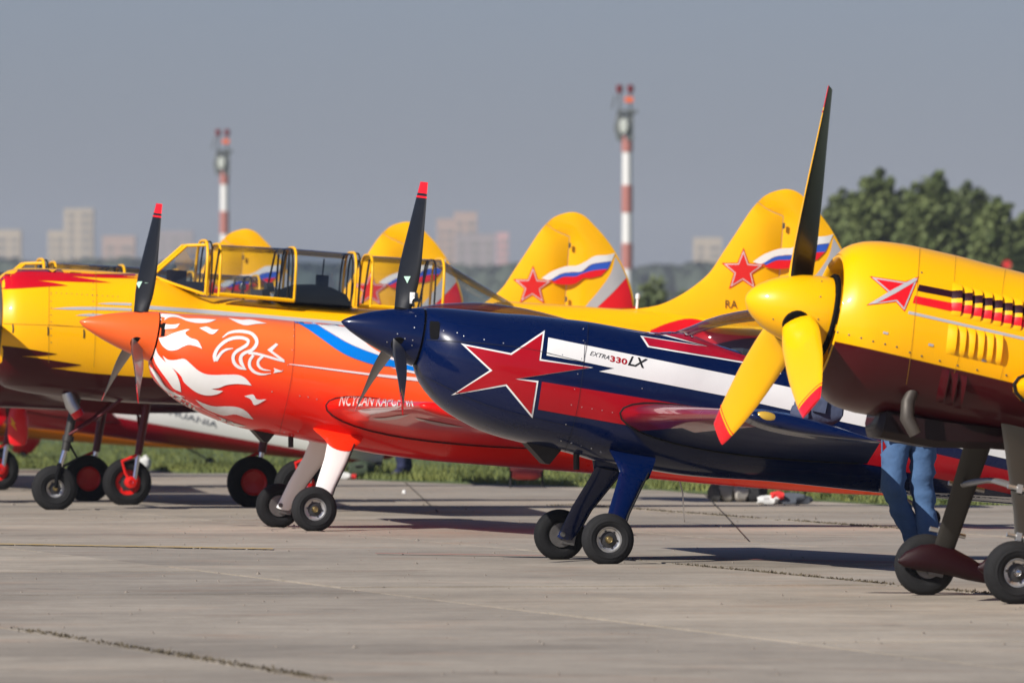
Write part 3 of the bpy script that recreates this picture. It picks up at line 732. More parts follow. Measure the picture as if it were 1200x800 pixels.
def louvre(px, py, dx, w, h, m, band=()):
    """a raised pressed louvre, open to the rear"""
    d0 = SUK.ray(px, py)
    gr = []
    for j in range(9):
        v = j/8
        row = []
        for u, out in ((0, .001), (.3, .012), (.75, .026), (1.0, .030), (1.0, .001)):
            k = math.sin(math.pi*min(1, max(0, v)))**.45 if 0 < v < 1 else 0
            q = (px+u*w+dx*v, py+u*w*.21+h*v)
            hh = T.ray_cast(SUK.c, SUK.ray(*q)); nn = hh[1] if hh[1].y < 0 else -hh[1]
            row.append(hh[0]+nn*max(.001, out*k))
        gr.append(row)
    g = G(); g.loft(gr, closed=False, cap=False)
    if band:
        for i, f in enumerate(g.f):
            y = h*((i//4)+.5)/8
            for (a_, b_, mi) in band:
                if a_ <= y < b_: g.m[i] = mi
    return g.build('louvre', m, fus, sharp=35)
mb = [m_yellow, MATS['dark_brown_paint'], m_bred]
for i in range(8):
    x = 1116+11.75*i; y = 331.5+3.0*i-.03*i*i
    louvre(x, y, -2.0, 11.0, 37, mb, ((9, 18, 1), (23, 33, 2)))
for i in range(6): louvre(1111.5+10.7*i, 379+2.3*i, -3.5, 10.0, 35, m_yellow)
for i in range(3): louvre(1104+10.5*i, 432+3.4*i, -8, 8.5, 38, m_maroon)
dots('rivets', SUK, T, zc([(497, 397), (538, 407), (582, 418), (625, 430), (668, 440), (710, 450), (757, 470), (800, 483), (865, 500), (930, 517), (1000, 533), (1105, 552), (435, 235), (800, 183)], 820, 260, 3.076), .006, m_steel, fus)
dots('rivets', SUK, bvh(spn), zc([(440, 215), (435, 270), (413, 380), (427, 350), (420, 365), (265, 350)], 820, 260, 3.076), .005, m_steel, spn)
mark('panel_line', SUK, T, line_poly([(1078, 291), (1076, 320), (1072, 370), (1066, 424), (1062, 450)], .5), mat('panel_gap_yellow', (.35, .18, .01), .7), fus, .003, 4)
for (x_, y_) in ((1088, 402), (1150, 420), (1035, 388)): mark('placard', SUK, T, [(x_, y_, 1), (x_+6, y_+1.3, 1), (x_+5.6, y_+4, 1), (x_-.4, y_+2.7, 1)], m_silver, fus, .003, 3)
for P_ in ([(1120, 300), (1118, 330)], [(1178, 316), (1174, 345)], [(1124, 418), (1118, 437)], [(1176, 428), (1172, 446)]): mark('panel_line', SUK, T, line_poly(P_, .4), MATS['panel_gap_yellow'], fus, .003, 4)
# belly pan, exhaust
g = G(); rings = []
for x, zb, zt, w in ((-.80, .83, .93, .16), (-.77, .795, .95, .21), (-.45, .805, .96, .24), (-.04, .885, 1.0, .25), (.4, .94, 1.0, .20), (.6, .985, 1.0, .12)):
    rings.append([Vector((x, y, z)) for y, z in ((-w, zt), (-w, zb+.04), (-w+.05, zb), (w-.05, zb), (w, zb+.04), (w, zt))])
g.loft(rings); g.build('belly_pan', paint('dark_belly_paint', srgb(26, 6, 8), .5, .2), rs, sharp=30)
for side in (1, -1):
    y = -.37*side
    g = G(); g.tube([(-.67, y*.9, 1.12), (-.70, y, 1.02), (-.69, y*1.05, .93), (-.62, y*1.06, .85)], [.030, .040, .043, .039], 16, cap=False); g.tube([(-.70, y, 1.02), (-.69, y*1.05, .93), (-.62, y*1.06, .85)], [.034, .037, .034], 16, cap=False)
    g.build('exhaust_pipe', mat('exhaust_grey', (.07, .06, .052), .55, .4, vary=.3, vscale=18), rs)
# wings, tail, canopy
for side in (-1, 1):
    w = wing('wing', (.42, -.14, 1.25, 1.95), (3.85, .12, 1.25, 1.0), m_yellow, rs, side)
    A = airfoil(1.86, .155); g = G(); g.tube([Vector((-.145+a_, side*(.535+.0*a_), 1.25+b_*1.02)) for a_, b_ in A[2:-1]], .011, 6); g.build('wing_seal', m_black, w)
    wing('tailplane', (.03, 4.0, 1.62, .95), (1.5, 4.25, 1.62, .6), m_yellow, rs, side, 4, t=(.1, .09))
plate('fin', [(3.9, 1.70, 1), (4.3, 2.3), (4.5, 2.60), (4.62, 2.64, 1), (4.62, 1.45, 1)], .05, m_yellow, rs)
plate('rudder', [(4.635, 2.64, 1), (4.9, 2.6), (5.06, 2.35), (5.12, 1.8), (5.0, 1.35), (4.635, 1.33, 1)], .05, m_maroon, rs)
canopy_shell('canopy', [(.45, 1.87), (.7, 2.02), (1.1, 2.18), (1.6, 2.2), (2.1, 2.1), (2.6, 1.9)], [(.45, 1.84), (1.2, 1.77), (2.6, 1.88)], [(.45, .08), (.7, .28), (1.3, .34), (2.1, .3), (2.6, .15)], .45, 2.6, g_clear, rs)
gz = SUK.ground(4.72, 0)
g = G(); g.tube([(4.4, 0, 1.36), (4.6, 0, 1.22), (4.74, 0, gz+.1)], .016, 8); tl = g.build('tail_spring', m_steel, rs); wheel(tl, (4.76, 0, gz+.08), (0, -1, 0), .08, .05, .04, m_alu, m_tyre, brake=False)
for side in (-1, 1):
    lg = gear_leg(rs, [(-.13, .04, side*.36, 1.02), (-.115, .045, side*.48, .90), (-.06, .075, side*.82, .52), (-.04, .085, side*1.0, .27), (-.03, .08, side*1.03, .20)], m_titan, .02)
    for fz, fy in ((.66, .70), (.38, .92)):
        g = G(); g.tube([(-.10, side*(fy+.02), fz), (.12, side*(fy+.02), fz)], .014, 8); g.box((.03, side*(fy+.035), fz), (.05, .02, .07)); g.box((-.03, side*(fy+.03), fz), (.03, .02, .05)); g.build('hose_clamp', m_alu, lg)
    g = G(); rings = []
    for x, h, w_, zc_ in ((-.235, .01, .01, .155), (-.20, .045, .028, .165), (-.12, .075, .045, .185), (-.03, .085, .055, .20), (.08, .08, .055, .20), (.2, .065, .045, .185), (.31, .04, .03, .17)):
        rings.append([Vector((x, side*.985+w_*math.cos(a_), zc_+h*math.sin(a_)*(1.25 if math.sin(a_) > 0 else .8))) for a_ in [2*math.pi*k/18 for k in range(18)]])
    g.loft(rings); g.build('axle_fairing', paint('fairing_maroon', srgb(34, 2, 8), .55, .1), lg)
    wheel(rs, (-.045, side*1.10, .178), (0, side, 0), .183, .15, .085, m_alu, m_tyre_worn, m_cap=m_chrome)
g = G(); g.tube([(-.02, -.72, .66), (-.03, 0, .70), (-.02, .72, .66)], .013, 8)
for k in range(30):
    t_ = -0.7+1.4*k/29; g.lathe([(0, .013), (.012, .018), (.024, .013)], (-.025, t_, .70-.04*(abs(t_)/.72)**2), (0, 1, 0), 8)
g.build('brake_hose', mat('braided_hose', (.4, .4, .4), .4, .8), rs)

# ------------------------------------------------------------------ two-seat trainers with tricycle gear, four in a row
PITCH = 4
YAK = Frame((-3.98, 98.93, 0), 10, 4); YAK2 = Frame((-5.81, 108.83, -.10), 10, 4)
ry = thing('trainer_plane', 'yellow two-seat trainer plane with long framed canopy, nearest of the row, behind the orange plane', 'airplane', YAK.M, 'yellow trainer planes in a row')
L = YAK.l
m_yak = split_paint('trainer_yellow_over_maroon', [(1.20, MAROON), (1.204, YELLOW)], 0.0)
m_yred = paint('trainer_red', srgb(196, 10, 30)); m_frame = paint('canopy_frame_yellow', srgb(252, 184, 0), .4, .3)
top = [(-.62, 1.985), (-.56, 2.04), (-.42, 2.075), (-.11, 2.09)] + [L(*p) for p in [(110, 316.8), (154, 320)]] + [(.72, 2.085), (.95, 2.02), (1.15, 1.95), (3.3, 1.93), (3.65, 2.03), (3.84, 2.085), (4.36, 2.09), (5.0, 2.09), (6.3, 2.05)]
bot = [(-.62, 1.10), (-.5, 1.03), (-.2, .99), (.4, .97), (1.2, .99), (2.2, 1.02), (3.5, 1.15), (5, 1.42), (6.3, 1.75)]
fus = body('fuselage', top, bot, [(-.62, .44), (-.5, .50), (-.2, .525), (.5, .51), (1.2, .45), (3, .41), (4, .33), (5, .22), (6.3, .05)], [(-.62, 2.0), (.3, 2.1), (1.0, 2.6), (3.4, 2.6), (4.5, 2.2), (6.3, 2.0)], -.62, 6.3, m_yak, ry, mid=.5, ns=80)
g = G(); g.lathe([(0, .40), (-.006, .36), (.0, .12)], (-.625, 0, 1.545), (1, 0, 0), 36); cowl = g.build('cowl_shutters', m_steel, fus)
spn = spinner(ry, -1.02, -.66, 1.545, .17, m_yellow)
for th in (math.pi/2, -math.pi/2): blade(spn, (-.78, 0, 1.545), th, 1.18, [(.1, .12), (.3, .19), (.6, .2), (.9, .14), (1, .08)], [(.1, 45), (1, 18)], m_gblade, m_blade, (m_yellow, m_yellow), .9)
T = bvh(fus)
zy = lambda P: zc(P, 0, 260, 3.635)
mark('red_flame', YAK, T, zy([(-40, 290, 1), (0, 287, 1), (80, 284), (150, 279), (290, 272, 1), (230, 260), (155, 249, 1), (300, 255), (475, 260, 1), (400, 247), (295, 231, 1), (430, 238), (600, 241, 1), (700, 240, 1), (700, 222, 1), (560, 214, 1), (400, 205), (250, 198), (100, 195), (30, 204), (0, 226, 1), (-40, 240, 1)]), m_yred, fus, .003, 5)
mark('maroon_flame', YAK, T, zy([(-40, 515, 1), (0, 525, 1), (60, 532), (140, 544), (245, 562, 1), (170, 570), (90, 571, 1), (180, 582), (350, 608, 1), (280, 618), (215, 622, 1), (310, 634), (420, 647), (560, 662), (700, 672, 1), (700, 700, 1), (300, 705, 1), (-40, 690, 1)]), m_maroon, fus, .003, 6)
mark('grey_streak', YAK, T, zy([(218, 370, 1), (300, 363), (400, 362), (560, 368, 1), (560, 379, 1), (400, 375), (300, 374)]), m_silver, fus, .003, 5)
mark('grey_streak', YAK, T, zy([(412, 349, 1), (470, 344), (560, 346, 1), (560, 357, 1), (470, 353)]), m_silver, fus, .003, 5)
mark('grey_streak', YAK, T, zy([(320, 398, 1), (380, 391), (470, 396, 1), (470, 404, 1), (380, 402)]), m_silver, fus, .003, 5)
mark('grey_stripe', YAK, T, [(166, 357.5, 1), (245, 363.3, 1), (430, 379.5, 1), (620, 396, 1), (620, 400.5, 1), (430, 384, 1), (245, 368.2, 1), (166, 361.6, 1)], m_silver, fus, .003, 6)
mark('tail_red', YAK, T, [(762, 387, 1), (785, 378), (812, 373.5), (850, 383), (920, 388), (985, 390, 1), (985, 404, 1), (900, 402), (830, 408), (762, 412, 1)], m_bred, fus, .003, 6)
mark('tail_maroon', YAK, T, [(790, 412, 1), (830, 405), (880, 396), (985, 398, 1), (985, 415, 1), (900, 425, 1), (790, 428, 1)], m_maroon, fus, .0045, 6)
mk_ = mat('latch_black', (.02, .02, .02), .6)
for (x, y) in ((15, 385), (56, 388), (98, 391)):
    mark('cowl_latch', YAK, T, line_poly([(x, y-5), (x+.5, y), (x, y+5)], 1.6), mk_, fus, .004, 3)
mark('panel_line', YAK, T, line_poly([(57.5, 336), (57.3, 360), (57, 398), (57, 425)], .45), mat('panel_gap_yellow', (.35, .18, .01), .7), fus, .004, 4)
mark('panel_line', YAK, T, line_poly([(0, 379), (50, 380.5), (100, 383), (150, 386)], .45), MATS['panel_gap_yellow'], fus, .004, 4)
for P_ in ([(112, 318), (113, 345), (112, 380), (110, 430)], [(176, 324), (178, 350)], [(57, 380), (150, 387)]): mark('panel_line', YAK, T, line_poly(P_, .4), MATS['panel_gap_yellow'], fus, .004, 4)
dots('rivets', YAK, T, [(60+6*i, 343+.35*i) for i in range(14)] + [(109, 325+7*i) for i in range(8)] + [(60, 345+8*i) for i in range(8)], .005, m_steel, fus)
# fin and rudder with star, flag and patches
fin = plate('fin', [(4.70, 2.075, 1), (4.99, 2.10), (5.2, 2.145), (5.37, 2.23), (5.52, 2.34), (5.65, 2.47), (5.76, 2.66), (5.87, 2.85), (5.96, 3.01), (6.03, 3.11, 1), (6.12, 3.055), (6.266, 3.002, 1), (6.266, 1.82, 1), (5.4, 1.85, 1)], .055, m_yellow, ry, step=.1)
rud = plate('rudder', [(6.034, 3.113, 1), (6.09, 3.17), (6.17, 3.215), (6.29, 3.245), (6.40, 3.215), (6.51, 3.125), (6.62, 3.02), (6.74, 2.87), (6.87, 2.64), (6.94, 2.41), (6.92, 2.1), (6.8, 1.86), (6.60, 1.76), (6.272, 1.74, 1), (6.272, 3.006, 1), (6.123, 3.059)], .05, m_yellow, ry, step=.1)
hp = plate('fin_helper', [(4.70, 2.075, 1), (4.99, 2.10), (5.2, 2.145), (5.37, 2.23), (5.52, 2.34), (5.65, 2.47), (5.76, 2.66), (5.87, 2.85), (5.96, 3.01), (6.04, 3.115), (6.17, 3.215), (6.29, 3.245), (6.40, 3.215), (6.51, 3.125), (6.62, 3.02), (6.74, 2.87), (6.87, 2.64), (6.94, 2.41), (6.92, 2.1), (6.8, 1.86), (6.60, 1.76), (6.275, 1.74, 1), (5.4, 1.85, 1)], .057, m_yellow, None, step=.1)
FT = bvh(hp); bpy.data.objects.remove(hp); m_star = paint('star_red', srgb(214, 40, 36)); m_sil2 = paint('star_silver', (.62, .55, .52), .35)
def star_pts(cx, cy, r, k=.42, tilt=0.0, sx=1.0):
    return [(cx+sx*(r if i % 2 == 0 else r*k)*math.sin(math.pi*i/5+tilt), cy-(r if i % 2 == 0 else r*k)*math.cos(math.pi*i/5+tilt), 1) for i in range(10)]
sx_ = 624; sy_ = 335.5
a = mark('star', YAK2, FT, star_pts(sx_, sy_, 24.5, .42, .03), m_star, fin, .003, 5); mark('star_border', YAK2, FT, star_pts(sx_, sy_, 21.5, .42, .03), m_sil2, a, .0042, 5); mark('star_field', YAK2, FT, star_pts(sx_, sy_, 18.5, .42, .03), m_star, a, .0054, 5)
zf = lambda P: zc(P, 500, 230, 3.75)
flag = [[('w', [(505, 360, 1), (550, 330), (610, 308), (660, 304), (700, 285), (740, 262), (790, 258), (828, 250, 1), (812, 285, 1), (770, 290), (720, 300), (680, 330), (640, 332), (590, 340), (540, 368)])],
        [('b', [(545, 366, 1), (600, 338), (650, 334), (690, 328), (725, 300), (770, 292), (812, 286, 1), (795, 320, 1), (740, 325), (690, 338), (655, 352), (600, 354), (560, 372, 1)])],
        [('r', [(560, 372, 1), (605, 354), (655, 352), (690, 336), (745, 324), (795, 320, 1), (765, 350, 1), (720, 360), (690, 360), (650, 384), (600, 388), (550, 380)])]]
for grp in flag:
    for c, P in grp:
        mark('flag_band', YAK2, FT, zf(P), {'w': m_white, 'b': m_flagblue, 'r': m_bred}[c], fin, .003, 4)
mark('grey_patch', YAK2, FT, zf([(828, 264, 1), (854, 307), (877, 357, 1), (820, 420), (745, 492, 1), (690, 492, 1), (760, 410), (810, 335)]), m_silver, rud, .003, 5)
mark('red_patch', YAK2, FT, zf([(877, 359, 1), (896, 430), (906, 492, 1), (746, 492, 1), (820, 422)]), m_bred, rud, .0035, 5)
letters('registration', YAK, FT, 'RA', (850, 361), (14, .5), (0, -9.5), mat('registration_brown', (.10, .05, .02), .5), fin)
g = G(); g.lathe([(0, .02), (.05, .018), (.07, .001)], (6.93, 0, 2.36), (1, 0, .1), 10); g.build('tail_light', mat('red_lens', (.6, .02, .02), .2), rud)
for z_ in (2.92, 2.40):
    g = G(); g.box((6.268, -.055, z_), (.02, .02, .05)); g.build('hinge', m_steel, fin)
# wings, tailplane
for side in (-1, 1):
    wing('wing', (.35, 1.05, 1.18, 2.05), (4.62, 1.30, 1.33, 1.15), m_maroon, ry, side, 8, t=(.13, .11))
    wing('tailplane', (.08, 5.55, 1.98, 1.1), (1.58, 5.75, 1.98, .7), m_yellow, ry, side, 4, t=(.09, .08))
# canopy: hoops, glass panes between them, struts, cockpit fittings
def hoop_pts(x, zt, w, zs, e=4.0, n=20, lean=0.0):
    out = []
    for k in range(n+1):
        a_ = math.pi*k/n; c, s = math.cos(a_), math.sin(a_)
        out.append(Vector((x+lean*abs(s), -w*math.copysign(abs(c)**(2/e), c), zs+(zt-zs)*abs(s)**(2/e))))
    return out
CAN = thing  # (canopy is a part of the aircraft)
can = G(); can.tube(hoop_pts(1.145, 2.425, .345, 1.95), .0135, 8); can = can.build('canopy', m_frame, ry)
def hoop(x, zt, m=m_frame, r_=.0115, lean=0.0): g = G(); g.tube(hoop_pts(x, zt, .34, 1.945, lean=lean), r_, 8); return g.build('canopy_hoop', m, can)
for x, zt in ((1.262, 2.405), (1.925, 2.42), (2.455, 2.415), (2.60, 2.405), (3.235, 2.415)): hoop(x, zt)
for x, zt in ((1.185, 2.42), (1.895, 2.41), (2.425, 2.40), (2.49, 2.41), (3.16, 2.40)): hoop(x, zt, m_black, .008)  # added black hoops: shade on the frames' far side, put in as colour
def pane(x0, x1, z0, z1): 
    g = G(); g.loft([hoop_pts(x0, z0, .332, 1.945), hoop_pts(x1, z1, .332, 1.945)], closed=False, cap=False); g.build('canopy_pane', g_clear, can, sharp=0)
pane(1.265, 1.92, 2.398, 2.412); pane(1.93, 2.45, 2.412, 2.407); pane(2.605, 3.23, 2.398, 2.405)
ws = [Vector((.70, 0, 2.085)), Vector((.86, -.24, 2.03)), Vector((1.135, -.345, 1.955))]
apex = [Vector((.985, -.13, 2.37)), Vector((.985, .13, 2.37))]
g = G()
for s in (1, -1):
    f_ = lambda v: Vector((v.x, v.y*s, v.z))
    g.tube([Vector((.70, -.13*s, 2.085)), f_(apex[0])], .014, 8); g.tube([f_(apex[0]), Vector((1.14, -.20*s, 2.385))], .014, 8); g.tube([Vector((.70, -.13*s, 2.085)), f_(ws[1]), f_(ws[2])], .013, 8)
g.tube(apex, .014, 8); g.tube([Vector((.70, -.13, 2.085)), Vector((.70, .13, 2.085))], .014, 8)
g.build('windscreen_frame', m_frame, can)
g = G(); g.add([(.70, -.13, 2.085), (.70, .13, 2.085), (.985, .13, 2.37), (.985, -.13, 2.37)], [(0, 1, 2, 3)])
for s in (-1, 1): g.add([(.70, .13*s, 2.085), (.86, .24*s, 2.03), (1.135, .34*s, 1.955), (1.14, .335*s, 2.2), (1.14, .20*s, 2.385), (.985, .13*s, 2.37)], [(0, 1, 2, 3, 4, 5)])
g.build('windscreen_pane', g_clear, can, smooth=False)
g = G(); rings = [hoop_pts(3.24, 2.405, .332, 1.945)]
for t_ in (.25, .5, .75, 1.0): rings.append(hoop_pts(3.24+.62*t_, 2.405-(.32)*t_, .332-.12*t_, 1.945+.10*t_))
g.loft(rings, closed=False, cap=False); g.build('canopy_pane', g_clear, can, sharp=0)
for (x0, z0, x1, z1) in ((1.245, 2.36, 1.205, 1.96), (1.83, 2.38, 1.775, 1.97), (2.57, 2.36, 2.53, 1.97), (3.09, 2.38, 3.02, 1.97), (1.86, 2.36, 1.865, 1.97)):
    for s in (-1, 1):
        g = G(); g.tube([(x0, .30*s, z0), (x1, .335*s, z1)], .009, 6); g.build('canopy_strut', m_black, can)
for s in (-1, 1):
    g = G(); g.tube([(1.26, .34*s, 1.965), (1.925, .34*s, 1.955)], .017, 6); g.build('canopy_rail', m_frame, can)
    g = G(); g.tube([(2.6, .34*s, 1.955), (3.235, .34*s, 1.955)], .017, 6); g.build('canopy_rail', m_frame, can)
g = G(); g.add(*(lambda V: (V, [(i*9+k, i*9+k+1, (i+1)*9+k+1, (i+1)*9+k) for i in range(6) for k in range(8)]))([Vector((2.13+.33*math.cos(math.pi*(1-i/6)), .27*math.cos(math.pi*k/8), 1.93+.185*math.sin(math.pi*i/6)**.6*math.sin(math.pi*k/8)**.7)) for i in range(7) for k in range(9)])); g.box((2.21, -.02, 2.15), (.10, .09, .10)); g.tube([(2.21, -.02, 2.19), (2.215, -.02, 2.34)], .006, 6)
g.build('instrument_hood', m_matte, ry)
g = G(); g.box((.93, 0, 2.10), (.14, .25, .10)); g.box((1.0, 0, 2.02), (.3, .44, .08)); g.build('instrument_hood', m_matte, ry)
for x in (1.72, 3.0):
    g = G(); g.box((x, 0, 1.93), (.07, .30, .22), Matrix.Rotation(R(-12), 3, 'Y')); g.box((x+.03, 0, 2.06), (.06, .18, .08), Matrix.Rotation(R(-12), 3, 'Y')); g.build('cockpit_seat', m_seat, ry)
g = G(); g.tube([(1.52, -.12, 1.9), (1.50, -.1, 2.03)], .012, 6); g.lathe([(0, .03), (.03, .035), (.06, .02)], (1.50, -.1, 2.02), (0, 0, 1), 8); g.box((1.6, -.26, 2.0), (.1, .05, .06)); g.build('control_stick', m_grey_int, ry)
g = G(); g.tube([(5.02, 0, 2.10), (5.02, 0, 2.19)], .012, 6); g.lathe([(0, .02), (.04, .02), (.05, .001)], (5.02, 0, 2.19), (0, 0, 1), 8); g.build('antenna', m_white, ry)
# nose gear
m_legred = paint('gear_maroon', srgb(88, 8, 18), .45, .3); m_hub = paint('hub_red', srgb(206, 26, 22), .45, .3)
g = G(); g.tube([(.14, 0, 1.05), (.12, 0, .95), (.06, 0, .52)], [.045, .04, .036], 12); g.lathe([(0, .05), (.05, .05)], (.075, 0, .60), (.13, 0, 1), 12, cap=True); ng = g.build('nose_gear_leg', mat('gear_dark', (.045, .042, .04), .5, .4, vary=.3, vscale=12), ry)
g = G(); g.tube([(.06, 0, .54), (.02, 0, .36)], .024, 12); g.build('oleo', m_chrome, ng)
g = G()
for s in (-1, 1): g.tube([(.02, 0, .40), (.01, .08*s, .37), (-.01, .10*s, .28), (-.012, .10*s, .19)], .018, 8)
g.tube([(.09, 0, .58), (.17, 0, .46), (.05, 0, .38)], .012, 6)
g.build('fork', m_matte, ng)
for s in (-1, 1):
    g = G(); g.tube([(.08, .03*s, .66), (.30, .10*s, .82), (.52, .18*s, 1.02)], .014, 8); g.build('brace', m_legred, ng)
wheel(ry, (-.012, 0, .193), (0, -1, 0), .200, .15, .08, m_alu, m_tyre_worn, brake=False)
g = G(); g.tube([(.02, -.18, 1.02), (.06, -.19, .92), (.12, -.19, .84)], [.05, .055, .05], 14, cap=False); g.build('exhaust_pipe', m_alu, ry)
g = G(); g.lathe([(0, .054), (.06, .052), (.062, .02)], (.10, -.19, .868), (.6, 0, -.8), 14); g.build('exhaust_plug', m_bred, ry)
for side in (-1, 1):
    gz = 1.9*math.tan(R(4)); y = side*1.36
    g = G(); g.tube([(2.06, y+side*.09, 1.12), (2.01, y+side*.09, .62)], [.042, .036], 12); lg = g.build('gear_leg', m_legred, ry)
    g = G(); g.tube([(2.01, y+side*.09, .64), (1.985, y+side*.10, .34)], .024, 12); g.build('oleo', m_chrome, lg)
    g = G(); g.tube([(2.0, y+side*.1, .62), (1.86, y+side*.1, .55), (1.90, y+side*.1, .44), (1.97, y+side*.1, .35)], .016, 8); g.tube([(1.97, y+side*.12, .36), (1.93, y, .36)], .028, 10); g.lathe([(0, .06), (.03, .055), (.04, .02)], (1.955, y+side*.09, .358), (0, side, 0), 16); g.build('torque_link', m_hub, lg)
    for k in (.25, .75):
        g = G(); g.tube([(2.02, y+side*.08, .80 if k < .5 else .92), (2.02-.0, y-side*.45*k-side*.2, 1.10)], .013, 8); g.build('brace', m_legred, lg)
    g = G(); g.box((1.72, y, 1.06), (.62, .10, .13)); g.build('gear_door', m_legred, lg)
    wheel(ry, (1.935, y, gz+.228), (0, side, 0), .232, .16, .12, m_hub, m_tyre, m_cap=m_matte, brake=False)
LAB = ['yellow trainer plane second in the row, its star and flag fin showing whole', 'yellow trainer plane third in the row, its fin behind the upright blue-nosed propeller', 'farthest yellow trainer plane, only its rounded fin top showing through the canopy']
for i, off in enumerate(((-1.83, 9.9, -.10), (-3.52, 19.9, -.10), (-5.42, 28.4, -.10))):
    c = copy_tree(ry); c.matrix_world = Matrix.Translation(off) @ YAK.M; c['label'] = LAB[i]

# ------------------------------------------------------------------ three taildraggers parked farther back
def far_plane(O, pitch, label, mats, yaw=10):
    fr = Frame(O, yaw, pitch); r = thing('parked_plane', label, 'airplane', fr.M)
    s = dict(sp); s['mats'] = mats
    return fr, r, extra(r, fr, s)
m_wr = split_paint('white_over_red', [(.985, srgb(150, 10, 30)), (.99, (.80, .78, .74))], -.055)
fr, r, (fus, _, _) = far_plane((-6.75, 140.4, ground_z(140.4)), 13, 'white and red plane lettered LITHUANIA, parked behind the trainers', dict(body=m_wr, spinner=m_red, blade_front=m_blade, blade_back=m_gblade, blade_tip=m_bred, glass=g_clear, wing=m_red, wingtip=None, cuff=m_red, leg=m_white))
letters('lettering', fr, bvh(fus), 'LITHUANIA', (178, 480), (76, 21), (1.5, -6.5), mat('lettering_blue_grey', (.10, .11, .14), .6), fus, .004)
m_or2 = paint('far_orange', srgb(240, 120, 10))
far_plane((-9.05, 149.7, ground_z(149.7)), 11.3, 'orange plane parked low behind the white and red one, small tailwheel showing', dict(body=m_or2, spinner=m_or2, blade_front=m_blade, blade_back=m_gblade, blade_tip=m_bred, glass=g_clear, wing=m_white, wingtip=None, cuff=m_or2, leg=m_white))
fr, r, _ = far_plane((-11.9, 158.2, ground_z(158.2)), 11.3, 'red plane far back at the left edge, only its low red tail showing', dict(body=m_bred, spinner=m_bred, blade_front=m_blade, blade_back=m_gblade, blade_tip=m_bred, glass=g_clear, wing=m_bred, wingtip=None, cuff=m_bred, leg=m_white, low_rudder=1))
del r['rud']

# red cover hanging under the third trainer's wing
Yc = 116.8; c0 = at(21, 494, Yc); rc = thing('engine_cover', 'red padded cover with yellow lightning mark hanging at the left edge', 'cover', Matrix.Translation((c0.x, Yc, at(21, 522, Yc).z)))
g = G(); rings = []
for z_, w_, t_ in ((0, .05, .02), (.02, .085, .03), (.12, .105, .04), (.28, .105, .04), (.36, .085, .035), (.42, .065, .03), (.47, .06, .025), (.49, .03, .015)):
    rings.append([Vector((w_*math.copysign(abs(math.cos(a_))**.7, math.cos(a_)), t_*math.copysign(abs(math.sin(a_))**.7, math.sin(a_)), z_)) for a_ in [2*math.pi*k/20 for k in range(20)]])
g.loft(rings); cv = g.build('pad', m_bred, rc)
g = G(); g.tube([(-.05, 0, .45), (-.045, 0, .52), (0, 0, .55), (.045, 0, .52), (.05, 0, .45)], .012, 8); g.tube([(0, 0, .55), (0, 0, .75)], .01, 6); g.build('strap', m_bred, rc)
mesh('lightning_mark', [(-.075, -.046, .30), (-.02, -.046, .22), (-.045, -.046, .225), (-.005, -.046, .15), (-.08, -.046, .235), (-.055, -.046, .232)], [(0, 1, 2, 5), (5, 2, 3, 4)], m_yellow, cv, False)

